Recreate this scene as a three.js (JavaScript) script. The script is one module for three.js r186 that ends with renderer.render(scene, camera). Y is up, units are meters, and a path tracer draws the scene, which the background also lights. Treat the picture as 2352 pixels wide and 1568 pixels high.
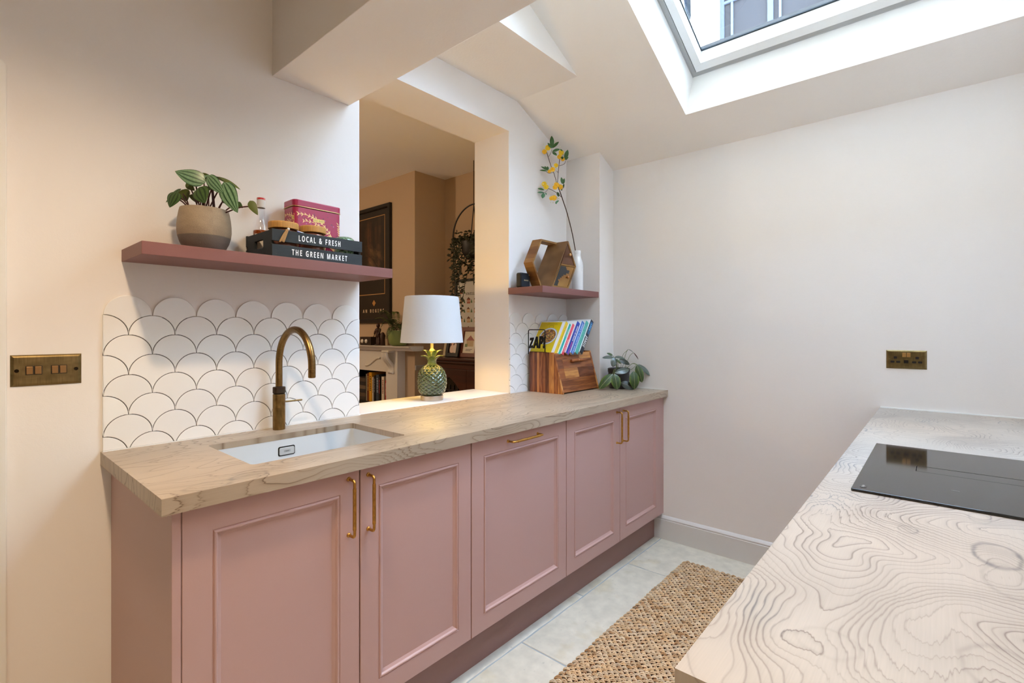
import * as THREE from 'three';
import { RoundedBoxGeometry } from 'three/addons/geometries/RoundedBoxGeometry.js';
import { mergeGeometries, toCreasedNormals } from 'three/addons/utils/BufferGeometryUtils.js';
import { FontLoader } from 'three/addons/loaders/FontLoader.js';
import { TextGeometry } from 'three/addons/geometries/TextGeometry.js';

// ---------------------------------------------------------------- camera, sky, exposure
const scene = new THREE.Scene();
const camera = new THREE.PerspectiveCamera(2 * Math.atan(784 / 1131) * 180 / Math.PI, 2352 / 1568, 0.02, 80);
camera.position.set(-0.302, 1.268, 1.882);
camera.lookAt(-0.302 + 0.7549, 1.268, 1.882 - 0.6559);
camera.setViewOffset(2352, 1568, 0, 23.3, 2352, 1568);
const renderer = new THREE.WebGLRenderer({ antialias: true });
renderer.toneMapping = THREE.LinearToneMapping;
renderer.toneMappingExposure = 1.6;
renderer.shadowMap.enabled = true;
renderer.shadowMap.type = THREE.PCFSoftShadowMap;
const SKY = 9.9;                                   // overcast daylight over the skylight
scene.background = new THREE.Color().setRGB(0.77 * SKY, 1.07 * SKY, 1.48 * SKY);
const WARM = new THREE.Color().setRGB(1.0, 0.76, 0.50);
const GOLD = new THREE.Color().setRGB(1.0, 0.60, 0.10);
const DOWNLIGHT = 6.5, LAMP_HIGH = 0.13, LAMP_LOW = 0.17, LIVING = 2.4;   // candela

// ---------------------------------------------------------------- helpers
const V = (x, y, z) => new THREE.Vector3(x, y, z);
const taken = {};
function numbered(n) { const k = taken[n] = (taken[n] ?? -1) + 1; return k ? `${n}_${String(k).padStart(3, '0')}` : n; }
function rng(s) { return () => { s |= 0; s = s + 0x6D2B79F5 | 0; let t = Math.imul(s ^ s >>> 15, 1 | s); t = t + Math.imul(t ^ t >>> 7, 61 | t) ^ t; return ((t ^ t >>> 14) >>> 0) / 4294967296; }; }
const PERM = new Uint8Array(512); { const r = rng(91); const p = [...Array(256).keys()]; for (let i = 255; i > 0; i--) { const j = Math.floor(r() * (i + 1)); [p[i], p[j]] = [p[j], p[i]]; } for (let i = 0; i < 512; i++) PERM[i] = p[i & 255]; }
const GX = new Float32Array(256), GY = new Float32Array(256); for (let i = 0; i < 256; i++) { GX[i] = Math.cos(i * 2.399963); GY[i] = Math.sin(i * 2.399963); }
function noise(x, y) {                                // gradient noise, about -0.7 .. 0.7
  const xf = Math.floor(x), yf = Math.floor(y), X = xf & 255, Y = yf & 255; x -= xf; y -= yf;
  const u = x * x * x * (x * (x * 6 - 15) + 10), v = y * y * y * (y * (y * 6 - 15) + 10);
  const a = PERM[X] + Y, b = PERM[X + 1] + Y, h0 = PERM[a], h1 = PERM[b], h2 = PERM[a + 1], h3 = PERM[b + 1];
  const n0 = GX[h0] * x + GY[h0] * y, n1 = GX[h1] * (x - 1) + GY[h1] * y, n2 = GX[h2] * x + GY[h2] * (y - 1), n3 = GX[h3] * (x - 1) + GY[h3] * (y - 1);
  return n0 + u * (n1 - n0) + v * (n2 + u * (n3 - n2) - n0 - u * (n1 - n0));
}
const fbm = (x, y, o = 4) => { let s = 0, a = 1; for (let i = 0; i < o; i++) { s += a * noise(x, y); x = x * 2.03 + 17.3; y = y * 2.03 + 5.1; a *= 0.5; } return s; };
const clamp = (x, a = 0, b = 1) => Math.min(b, Math.max(a, x));
const smooth = (a, b, x) => { const t = clamp((x - a) / (b - a)); return t * t * (3 - 2 * t); };
function dataTex(w, h, fn, srgb = true) {
  const d = new Uint8Array(w * h * 4);
  for (let j = 0; j < h; j++) for (let i = 0; i < w; i++) { const c = fn((i + 0.5) / w, (j + 0.5) / h, i, j), k = (j * w + i) * 4; d[k] = clamp(c[0], 0, 255); d[k + 1] = clamp(c[1], 0, 255); d[k + 2] = clamp(c[2], 0, 255); d[k + 3] = 255; }
  const t = new THREE.DataTexture(d, w, h, THREE.RGBAFormat); t.wrapS = t.wrapT = THREE.RepeatWrapping; t.magFilter = THREE.LinearFilter; t.minFilter = THREE.LinearMipmapLinearFilter; t.generateMipmaps = true;
  if (srgb) t.colorSpace = THREE.SRGBColorSpace; t.needsUpdate = true; return t;
}
function canvasTex(w, h, draw) { const c = document.createElement('canvas'); c.width = w; c.height = h; draw(c.getContext('2d'), w, h); const t = new THREE.CanvasTexture(c); t.colorSpace = THREE.SRGBColorSpace; t.anisotropy = 8; return t; }
const grey = (w, h, fn) => dataTex(w, h, (u, v, i, j) => { const g = fn(u, v, i, j) * 255; return [g, g, g]; }, false);
function std(color, roughness = 0.6, o = {}) { const m = new THREE.MeshStandardMaterial({ roughness, ...o }); m.color.set(color); return m; }
function phys(color, roughness = 0.6, o = {}) { const m = new THREE.MeshPhysicalMaterial({ roughness, ...o }); m.color.set(color); return m; }

const merge = gs => { const l = gs.map(g => { let q = g.index ? g.toNonIndexed() : g; for (const k of Object.keys(q.attributes)) if (!['position', 'normal', 'uv'].includes(k)) q.deleteAttribute(k); if (!q.attributes.uv) q.setAttribute('uv', new THREE.BufferAttribute(new Float32Array(q.attributes.position.count * 2), 2)); return q; }); return l.length > 1 ? mergeGeometries(l, false) : l[0]; };
// a box from its low corner to its high corner, with uv in metres
function uvBox(g) {
  g = g.index ? g.toNonIndexed() : g; const p = g.attributes.position, n = g.attributes.normal, uv = new Float32Array(p.count * 2);
  for (let i = 0; i < p.count; i++) { const ax = Math.abs(n.getX(i)), ay = Math.abs(n.getY(i)), az = Math.abs(n.getZ(i)); const [u, v] = ay >= ax && ay >= az ? [p.getX(i), p.getZ(i)] : ax >= az ? [p.getZ(i), p.getY(i)] : [p.getX(i), p.getY(i)]; uv[2 * i] = u; uv[2 * i + 1] = v; }
  g.setAttribute('uv', new THREE.BufferAttribute(uv, 2)); return g;
}
function bx(x0, y0, z0, x1, y1, z1, r = 0) {
  const w = x1 - x0, h = y1 - y0, d = z1 - z0; const g = r > 0 ? new RoundedBoxGeometry(w, h, d, 2, Math.min(r, w / 2.01, h / 2.01, d / 2.01)) : new THREE.BoxGeometry(w, h, d);
  g.translate((x0 + x1) / 2, (y0 + y1) / 2, (z0 + z1) / 2); return uvBox(g);
}
const bc = (x, y, z, w, h, d, r = 0) => bx(x - w / 2, y - h / 2, z - d / 2, x + w / 2, y + h / 2, z + d / 2, r);
function cyl(x, y0, y1, z, r0, r1 = r0, seg = 32) { const g = new THREE.CylinderGeometry(r1, r0, y1 - y0, seg); g.translate(x, (y0 + y1) / 2, z); return g; }
function lathe(pts, seg = 48) { return new THREE.LatheGeometry(pts.map(p => new THREE.Vector2(p[0], p[1])), seg); }
function tube(pts, r, seg = 32, rs = 10, closed = false) { return new THREE.TubeGeometry(new THREE.CatmullRomCurve3(pts, closed, 'catmullrom', 0.5), seg, r, rs, closed); }
function rod(a, b, r, rs = 10) { return new THREE.TubeGeometry(new THREE.LineCurve3(a, b), 1, r, rs, false); }
// six faces from eight corners: bottom 0..3, top 4..7, each going round
function hexa(c) {
  const P = [], q = (a, b, d, e) => P.push(...c[a], ...c[b], ...c[d], ...c[a], ...c[d], ...c[e]);
  q(0, 1, 2, 3); q(7, 6, 5, 4); q(0, 4, 5, 1); q(1, 5, 6, 2); q(2, 6, 7, 3); q(3, 7, 4, 0);
  const g = new THREE.BufferGeometry(); g.setAttribute('position', new THREE.Float32BufferAttribute(P, 3)); g.computeVertexNormals(); return uvBox(g);
}
// a rectangle w x h in the xy plane, profiled by rings [inset, z]; filled = the last ring closed by a face
function rings(w, h, list, filled = true, back = true) {
  const P = [], q = (a, b, c, d) => P.push(...a, ...b, ...c, ...a, ...c, ...d);
  const cor = ([i, z]) => [[-w / 2 + i, -h / 2 + i, z], [w / 2 - i, -h / 2 + i, z], [w / 2 - i, h / 2 - i, z], [-w / 2 + i, h / 2 - i, z]];
  for (let k = 0; k + 1 < list.length; k++) { const a = cor(list[k]), b = cor(list[k + 1]); for (let e = 0; e < 4; e++) { const f = (e + 1) % 4; q(a[e], a[f], b[f], b[e]); } }
  if (filled) { const a = cor(list[list.length - 1]); q(a[0], a[1], a[2], a[3]); }
  if (back) { const a = cor(list[0]); if (filled) q(a[3], a[2], a[1], a[0]); else { const b = cor(list[list.length - 1]); for (let e = 0; e < 4; e++) { const f = (e + 1) % 4; q(b[e], b[f], a[f], a[e]); } } }
  const g = new THREE.BufferGeometry(); g.setAttribute('position', new THREE.Float32BufferAttribute(P, 3)); g.computeVertexNormals(); return uvBox(g);
}
function mesh(name, geo, mat, parent, label) { const m = new THREE.Mesh(Array.isArray(geo) ? merge(geo) : geo, mat); m.name = parent ? name : numbered(name); (parent ?? scene).add(m); if (label) m.userData.label = label; return m; }
function thing(name, label, category, pos = [0, 0, 0], group, turn = 0) { const o = new THREE.Group(); o.name = numbered(name); o.position.set(...pos); o.rotation.y = turn; o.userData = { label, category }; if (group) o.userData.group = group; scene.add(o); return o; }
function tag(o, label, category, group) { Object.assign(o.userData, { label, category }); if (group) o.userData.group = group; return o; }
function struct(name, geo, mat, parent) { const m = mesh(name, geo, mat, parent); if (!parent) m.userData.kind = 'structure'; return m; }
function roundRect(x0, y0, x1, y1, r, S = THREE.Shape) { const s = new S(); s.moveTo(x0 + r, y0); s.lineTo(x1 - r, y0); s.absarc(x1 - r, y0 + r, r, -Math.PI / 2, 0); s.lineTo(x1, y1 - r); s.absarc(x1 - r, y1 - r, r, 0, Math.PI / 2); s.lineTo(x0 + r, y1); s.absarc(x0 + r, y1 - r, r, Math.PI / 2, Math.PI); s.lineTo(x0, y0 + r); s.absarc(x0 + r, y0 + r, r, Math.PI, 1.5 * Math.PI); return s; }
const extrude = (shape, depth, bevel = 0, curve = 12) => new THREE.ExtrudeGeometry(shape, { depth: depth - 2 * bevel, bevelEnabled: bevel > 0, bevelThickness: bevel, bevelSize: bevel, bevelOffset: -bevel, bevelSegments: 2, curveSegments: curve }).translate(0, 0, bevel);
const spin = (g, x = 0, y = 0, z = 0) => g.applyMatrix4(new THREE.Matrix4().makeRotationFromEuler(new THREE.Euler(x, y, z)));
// a leaf between its base and its tip, facing `up`, bent by `droop`, cupped by `cup`
function leafGeo(base, tip, width, up, o = {}) {
  const { droop = 0.3, cup = 0.15, shape = 'oval', nu = 8, nv = 4, back = 0 } = o;
  const ax = tip.clone().sub(base), L = ax.length(); ax.normalize();
  const side = new THREE.Vector3().crossVectors(up, ax).normalize(), n = new THREE.Vector3().crossVectors(ax, side).normalize();
  const P = [], U = [], I = [];
  const wid = s => shape === 'heart' ? Math.pow(Math.sin(Math.PI * Math.pow(clamp(s, 0.001, 0.999), 0.72)), 0.75) * (1 - 0.25 * s) : shape === 'long' ? Math.pow(Math.sin(Math.PI * clamp(s, 0.001, 0.999)), 0.8) : Math.pow(Math.sin(Math.PI * Math.pow(clamp(s, 0.001, 0.999), 0.9)), 0.6);
  for (let i = 0; i <= nu; i++) {
    const s = i / nu, x = (s * (1 + back) - back) * L, z = droop * L * (4 * s * (1 - s)) * 0.25, w = wid(s) * width / 2;
    for (let j = 0; j <= nv; j++) { const t = j / nv * 2 - 1; const p = base.clone().addScaledVector(ax, x).addScaledVector(side, t * w).addScaledVector(n, z + cup * w * (1 - t * t) * (o.keel ?? 1)); P.push(p.x, p.y, p.z); U.push(t * 0.5 * Math.max(wid(s), 0.05) + 0.5, s); }
  }
  for (let i = 0; i < nu; i++) for (let j = 0; j < nv; j++) { const a = i * (nv + 1) + j, b = a + nv + 1; I.push(a, b, a + 1, b, b + 1, a + 1); }
  const g = new THREE.BufferGeometry(); g.setAttribute('position', new THREE.Float32BufferAttribute(P, 3)); g.setAttribute('uv', new THREE.Float32BufferAttribute(U, 2)); g.setIndex(I); g.computeVertexNormals(); return g;
}
// directions as the photographer stood: to the right, and away
const RT = V(0.6559, 0, 0.7549), AW = V(0.7549, 0, -0.6559), UP = V(0, 1, 0);
const from = (c, r, u, a) => c.clone().addScaledVector(RT, r).addScaledVector(UP, u).addScaledVector(AW, a);
// ---------------------------------------------------------------- surfaces
const plasterBump = grey(512, 512, (u, v, i, j) => 0.5 + 0.25 * fbm(i / 9, j / 9, 3) + 0.25 * noise(i / 2.5, j / 2.5));
plasterBump.repeat.set(1.6, 1.6);
const WALL = std('#efe9e4', 0.92, { bumpMap: plasterBump, bumpScale: 0.0003 });
const CEIL = std('#f3ede6', 0.95, { bumpMap: plasterBump, bumpScale: 0.0005 });
const LIVING_WALL = std('#bda284', 0.92, { bumpMap: plasterBump, bumpScale: 0.0006 });
const WHITE_PAINT = std('#eceae6', 0.45);
const SKIRTING_PAINT = std('#dcd9d5', 0.4);

// washed oak decor: growth rings are the level lines of a warped height field with hills for knots; comb-like teeth along the grain
function oakHeight(x, z, o) {
  const wx = x + 0.05 * noise(x * 3.1 + 4, z * 3.1) + 0.008 * noise(x * 17, z * 17 + 5), wz = z + 0.05 * noise(x * 3.1, z * 3.1 + 9) + 0.008 * noise(x * 17 + 8, z * 17);
  let h = o.n * (noise(wx * o.fx + o.seed, wz * o.fz) + 0.36 * noise(wx * o.fx * 2.1 + 7, wz * o.fz * 2.1 + o.seed) + 0.09 * noise(wx * o.fx * 5.3, wz * o.fz * 5.3 + 3));
  for (const [kx, kz, rx, rz, amp] of o.knots) { const dx = (wx - kx) / rx, dz = (wz - kz) / rz, d2 = dx * dx + dz * dz; if (d2 < 14) h += amp * Math.exp(-d2 * 0.7); }
  const rough = clamp(0.35 + 1.9 * noise(x * 4 + 40, z * 5), 0.04, 1.7);
  return h + rough * (noise(x * 7, z * 210 + 3) * 0.34 + noise(x * 16, z * 470) * 0.18);
}
const hash1 = k => { const t = Math.sin(k * 127.1 + 11.7) * 43758.5453; return t - Math.floor(t); };
function oakTex(w, h, x0, x1, z0, z1, o) {
  const H = new Float32Array(w * h), sx = (x1 - x0) / w, sz = (z1 - z0) / h;
  for (let j = 0; j < h; j++) for (let i = 0; i < w; i++) H[j * w + i] = oakHeight(x0 + (i + 0.5) * sx, z0 + (j + 0.5) * sz, o);
  const st = Math.max(1, Math.round(0.0035 / sx)), su = Math.max(1, Math.round(0.0035 / sz));
  return dataTex(w, h, (u, v, i, j) => {
    const x = x0 + u * (x1 - x0), z = z0 + v * (z1 - z0), hh = H[j * w + i];
    const a = Math.max(0, i - st), b = Math.min(w - 1, i + st), c = Math.max(0, j - su), d = Math.min(h - 1, j + su);
    const slope = Math.hypot((H[j * w + b] - H[j * w + a]) / ((b - a) * sx), (H[d * w + i] - H[c * w + i]) / ((d - c) * sz)) + 9;
    const k = Math.floor(hh), f = hh - k, up = f / slope, dn = (1 - f) / slope, s = 0.45 + 0.75 * hash1(k), s2 = 0.45 + 0.75 * hash1(k + 1);      // metres from the ring below and above
    const patch = clamp(0.72 + 1.2 * noise(x * 3.3 + 20, z * 4.3 + o.seed), 0.22, 1.2);
    const line = clamp((s * (0.8 * Math.exp(-Math.pow(up / o.w, 2)) + 0.36 * Math.exp(-up / (o.w * 4.2))) + s2 * 0.8 * Math.exp(-Math.pow(dn / o.w, 2))) * patch * o.line);
    let ring = 0, tint = 0; for (const [kx, kz, rx, rz, , dark] of o.knots) { if (!dark) continue; const dx = (x - kx) / rx, dz = (z - kz) / rz, d2 = dx * dx + dz * dz; if (d2 > 5) continue; const dd = Math.sqrt(d2) + 0.16 * noise(x * 40 + kx * 9, z * 40); ring += dark * Math.exp(-Math.pow((dd - 1) * 9, 2)) * (0.55 + 0.9 * Math.abs(noise(x * 30, z * 30))); tint += 0.4 * dark * Math.exp(-d2 * 1.2); }
    const fine = noise(x * 7, z * 420) * 0.5 + noise(x * 22, z * 760) * 0.35, cloud = fbm(x * 2.4 + 60, z * 3.5, 3), blue = smooth(0.22, 0.5, noise(x * 4.6 + 80, z * 5.2 + o.seed));
    const smear = blue * smooth(0.3, 0.55, noise(x * 24, z * 60 + 7)) * smooth(0.1, 0.4, noise(x * 9 + 3, z * 9)) * 0.55;
    const m = 1 + 0.05 * fine + 0.08 * cloud - 0.1 * tint, warm = 0.05 * noise(x * 1.7 + 11, z * 2.2);
    const l = clamp(line * (0.75 + 0.25 * blue) + 0.7 * ring + smear);
    return [0, 1, 2].map(q => { const bb = o.base[q] * m * (1 + warm * (1 - q)), dk = o.dark[q] + clamp(blue * 0.6 + ring * 0.3) * (o.blue[q] - o.dark[q]); return bb + (dk - bb) * l; });
  });
}
const OAK_A = { n: 11, fx: 1.5, fz: 5.2, seed: 2.4, line: 0.95, w: 0.0011, base: [175, 156, 134], dark: [84, 62, 42], blue: [120, 112, 100],
  knots: [[0.196, 0.585, 0.042, 0.024, 1.6, 0.9], [0.1, 0.6, 0.05, 0.03, 1.2, 0.35], [0.609, 0.575, 0.075, 0.03, 1.0, 0.35], [0.369, 0.043, 0.05, 0.02, 1.4, 0.6], [0.392, 0.572, 0.03, 0.02, 1.5, 0.2], [0.026, 0.05, 0.035, 0.03, 1.2, 0.5], [0.98, 0.5, 0.06, 0.03, 1.5, 0.3], [1.25, 0.55, 0.05, 0.025, 1.4, 0.5], [1.62, 0.4, 0.08, 0.03, 1.6, 0.3], [2.1, 0.5, 0.07, 0.03, 1.6, 0.3]] };
const OAK_B = { n: 22, fx: 2.3, fz: 3.2, seed: 8.7, line: 0.92, w: 0.00095, base: [178, 165, 151], dark: [98, 82, 72], blue: [80, 92, 104],
  knots: [[0.544, 1.8, 0.085, 0.062, 5.5, 0.0], [0.8, 1.951, 0.055, 0.028, 3.5, 1.0], [0.364, 1.722, 0.06, 0.045, 4.2, 0.0], [0.702, 1.956, 0.062, 0.027, 1.5, 0.3], [0.84, 1.838, 0.02, 0.014, 1.6, 0.5], [0.364, 1.785, 0.03, 0.03, 1.4, 0.15], [0.997, 1.94, 0.03, 0.016, 2.4, 0.3], [0.43, 1.93, 0.05, 0.03, 1.8, 0.3], [1.836, 1.926, 0.04, 0.02, 1.8, 0.4], [1.4, 1.85, 0.08, 0.04, 2, 0.1], [2.2, 1.9, 0.1, 0.05, 2.2, 0.2]] };
const oakMat = map => new THREE.MeshPhysicalMaterial({ map, roughness: 0.42, clearcoat: 0.12, clearcoatRoughness: 0.35 });
const OAK_LEFT = oakMat(oakTex(2048, 640, -0.05, 2.6, 0, 0.68, OAK_A));
const OAK_NEAR = oakMat(oakTex(2048, 1536, 0.16, 1.0, 1.62, 2.33, OAK_B));
const OAK_FAR = oakMat(oakTex(2048, 1024, 1.0, 2.6, 1.62, 2.33, OAK_B));
for (const m of [OAK_LEFT, OAK_NEAR, OAK_FAR]) m.map.wrapS = m.map.wrapT = THREE.ClampToEdgeWrapping;
const OAK_A_BOX = [-0.05, 2.6, 0, 0.68], OAK_N_BOX = [0.16, 1.0, 1.62, 2.33], OAK_F_BOX = [1.0, 2.6, 1.62, 2.33];
function oakUV(g, [x0, x1, z0, z1], wrap) {
  g = g.index ? g.toNonIndexed() : g; const p = g.attributes.position, n = g.attributes.normal, uv = new Float32Array(p.count * 2);
  for (let i = 0; i < p.count; i++) { const [x, z] = wrap(p.getX(i), p.getY(i), p.getZ(i), n.getX(i), n.getY(i), n.getZ(i)); uv[2 * i] = (x - x0) / (x1 - x0); uv[2 * i + 1] = (z - z0) / (z1 - z0); }
  g.setAttribute('uv', new THREE.BufferAttribute(uv, 2)); return g;
}

// ---------------------------------------------------------------- the shell
const L = 2.588, X1 = 0.864, X2 = 1.836, HEAD = 2.427, TW = 0.279, TOP = 3.6;
const roofY = x => 2.625 - 0.4402 * (x - 1.908);
const poly = pts => { const s = new THREE.Shape(); pts.forEach(([x, y], i) => i ? s.lineTo(x, y) : s.moveTo(x, y)); return s; };
const prismZ = (pts, z0, z1) => uvBox(new THREE.ExtrudeGeometry(poly(pts), { depth: z1 - z0, bevelEnabled: false }).translate(0, 0, z0));
struct('wall_left', [bx(-5.5, 0, -TW, X1, TOP, 0), bx(X1, 0, -TW, X2, 0.88, 0), bx(X1, HEAD, -TW, X2, TOP, 0), bx(X2, 0, -TW, L, TOP, 0)], WALL);
struct('wall_back', [bx(L, -0.15, -0.2, L + 0.2, 2.45, 2.47), bx(L, -0.15, -4.35, L + 0.2, TOP, -0.2)], WALL);
struct('wall_right', prismZ([[-5.65, -0.15], [L, -0.15], [L, roofY(L) + 0.15], [0.816, roofY(0.816) + 0.15], [0.816, TOP], [-5.65, TOP]], 2.32, 2.47), WALL);
struct('wall_rear', bx(-5.65, -0.15, -4.35, -5.5, TOP, 2.32), WALL);
struct('ceiling', bx(-5.5, 2.6, 0, 0.499, 2.78, 2.32), CEIL);
struct('beam_1', bx(0.499, 2.22, 0, 0.816, TOP, 2.32, 0.002), WALL);
struct('soffit_1', prismZ([[0.816, 2.625], [1.908, 2.625], [0.816, roofY(0.816) + 0.02]], 0, 0.425), CEIL);
const slab = (xa, xb, z0, z1) => prismZ([[xa, roofY(xa)], [xb, roofY(xb)], [xb, roofY(xb) + 0.3], [xa, roofY(xa) + 0.3]], z0, z1);
struct('ceiling_slope', [slab(0.816, 2.78, 0, 0.812), slab(0.816, 2.78, 2.19, 2.47), slab(2.376, 2.78, 0.812, 2.19), slab(0.816, 1.0, 0.812, 2.19), ...(() => { const P = (x, z, o) => [x, roofY(x) + o, z], lo = [2.3275, 1.0695, 0.8435, 2.1605], out = [2.378, 0.998, 0.81, 2.192], c = (b, o) => [P(b[0], b[2], o), P(b[1], b[2], o), P(b[1], b[3], o), P(b[0], b[3], o)], A = c(lo, -0.001), B = c(out, -0.001), C = c(lo, 0.0005), D = c(out, 0.0005); return [0, 1, 2, 3].map(k => { const n = (k + 1) % 4; return hexa([A[k], A[n], B[n], B[k], C[k], C[n], D[n], D[k]]); }); })()], CEIL);
struct('pier_1', prismZ([[2.416, 0.911], [L, 0.911], [L, roofY(L) + 0.02], [2.416, roofY(2.416) + 0.02]], 0, 0.256), WALL);
// roof window: splayed white lining, outer frame, sash, pane
{
  const w = struct('window_1', (() => {
    const P = (x, z, off) => [x, roofY(x) + off, z];
    const lo = [2.327, 1.07, 0.844, 2.16], hi = [2.351, 1.045, 0.875, 2.128], out = [2.378, 0.998, 0.81, 2.192];
    const c = (b, o) => [P(b[0], b[2], o), P(b[1], b[2], o), P(b[1], b[3], o), P(b[0], b[3], o)];
    const A = c(lo, 0), B = c(hi, 0.215), C = c(out, 0), D = c(out, 0.215);
    return [0, 1, 2, 3].map(k => { const n = (k + 1) % 4; return hexa([A[k], A[n], C[n], C[k], B[k], B[n], D[n], D[k]]); });
  })(), WHITE_PAINT);
  const ring = (a, b) => [0, 1, 2, 3].map(k => { const n = (k + 1) % 4, c = ([xl, xh, za, zb, o]) => [[xl, roofY(xl) + o, za], [xh, roofY(xh) + o, za], [xh, roofY(xh) + o, zb], [xl, roofY(xl) + o, zb]]; const A = c(a[0]), B = c(a[1]), C = c(b[0]), D = c(b[1]); return hexa([A[k], A[n], B[n], B[k], C[k], C[n], D[n], D[k]]); });
  const inset = (i, o) => [2.351 - i, 1.045 + i * 0.93, 0.875 + i * 0.95, 2.128 - i * 0.95, o];
  const grey1 = std('#b9bab9', 0.4), sash = std('#f1f2f1', 0.35);
  struct('window_lining_groove', ring([inset(0, 0.206), inset(-0.03, 0.206)], [inset(0.004, 0.225), inset(-0.03, 0.225)]), grey1, w);
  struct('window_frame', ring([inset(0.023, 0.213), inset(-0.03, 0.213)], [inset(0.023, 0.32), inset(-0.03, 0.32)]), grey1, w);
  struct('window_sash', ring([inset(0.068, 0.207), inset(0.03, 0.203)], [inset(0.074, 0.262), inset(0.03, 0.262)]), sash, w);
  struct('window_gasket', ring([inset(0.079, 0.2605), inset(0.072, 0.2605)], [inset(0.079, 0.266), inset(0.072, 0.266)]), std('#20303c', 0.5), w);
  struct('window_cover', ring([inset(0.07, 0.264), inset(-0.05, 0.33)], [inset(0.07, 0.29), inset(-0.05, 0.36)]), std('#4a4f53', 0.5), w);
  const a = inset(0.071, 0.263), q = [[a[0], a[2]], [a[1], a[2]], [a[1], a[3]], [a[0], a[3]]].map(([x, z]) => [x, roofY(x) + 0.263, z]);
  struct('window_pane', hexa([...q, ...q.map(([x, y, z]) => [x, y + 0.004, z])]), new THREE.MeshPhysicalMaterial({ color: 0xffffff, roughness: 0, transmission: 1, thickness: 0, ior: 1.5 }), w);
}
struct('sill_1', bx(X1, 0.88, -TW - 0.012, X2, 0.9125, -0.0005, 0.002), std('#efecea', 0.35));
struct('wall_upper', bx(0.3, TOP + 0.001, -4.35, 0.816, 6.3, 7), std('#b09a84', 0.9));     // the house rises above the lean-to roof
// living room behind the opening
struct('ceiling_living', bx(-5.5, 2.6, -4.2, L, 2.78, -TW), CEIL);
struct('wall_far', bx(-5.5, -0.15, -4.35, L, TOP, -4.2), LIVING_WALL);
struct('floor_living', bx(-5.5, -0.15, -4.2, L, -0.012, -TW), std('#8a6b4c', 0.6));
const BX = 2.252, FZ0 = -2.66, FZ1 = -1.69;                  // chimney breast, fire opening
struct('wall_chimney', [bx(BX, 0, FZ1, L, 2.6, -1.405), bx(BX, 0, -2.83, L, 2.6, FZ0), bx(BX, 0.95, FZ0, L, 2.6, FZ1)], LIVING_WALL);
struct('wall_party', bx(L - 0.006, 0, -4.2, L, 2.6, -TW), LIVING_WALL);
struct('trim_1', bx(BX + 0.001, 0.945, -1.405, L - 0.006, 0.985, -1.392, 0.004), std('#b9b4ad', 0.5));
struct('wall_firebox', [bx(L - 0.03, 0, FZ0, L - 0.007, 0.95, FZ1), bx(BX + 0.004, 0, FZ0, L - 0.03, 0.95, FZ0 + 0.012), bx(BX + 0.004, 0, FZ1 - 0.012, L - 0.03, 0.95, FZ1), bx(BX + 0.004, 0.935, FZ0 + 0.012, L - 0.03, 0.95, FZ1 - 0.012), bx(BX - 0.06, 0.61, FZ0 + 0.012, L - 0.03, 0.635, FZ1 - 0.012)], std('#17120f', 0.8));
// baseboards
const skirt = [[0, 0], [-0.0155, 0], [-0.0155, 0.117], [-0.0128, 0.1195], [-0.0128, 0.1225], [-0.0145, 0.125], [-0.0135, 0.129], [-0.006, 0.138], [0, 0.143]];
struct('baseboard_back', prismZ(skirt.map(([x, y]) => [x + L, y]), 0.545, 1.7), SKIRTING_PAINT);
// door frame at the left edge
{
  const d = struct('door_1', [bx(-1.02, 0, 0, -0.275, 1.91, 0.012)], WHITE_PAINT);
  const s = new THREE.Shape(); s.moveTo(-0.30, 0); s.lineTo(-0.195, 0); s.lineTo(-0.195, 1.975); s.lineTo(-0.205, 1.985); s.lineTo(-1.12, 1.985); s.lineTo(-1.12, 1.9); s.lineTo(-0.30, 1.9); s.closePath();
  struct('door_frame', uvBox(extrude(s, 0.018, 0.003)), WHITE_PAINT, d);
}
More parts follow.
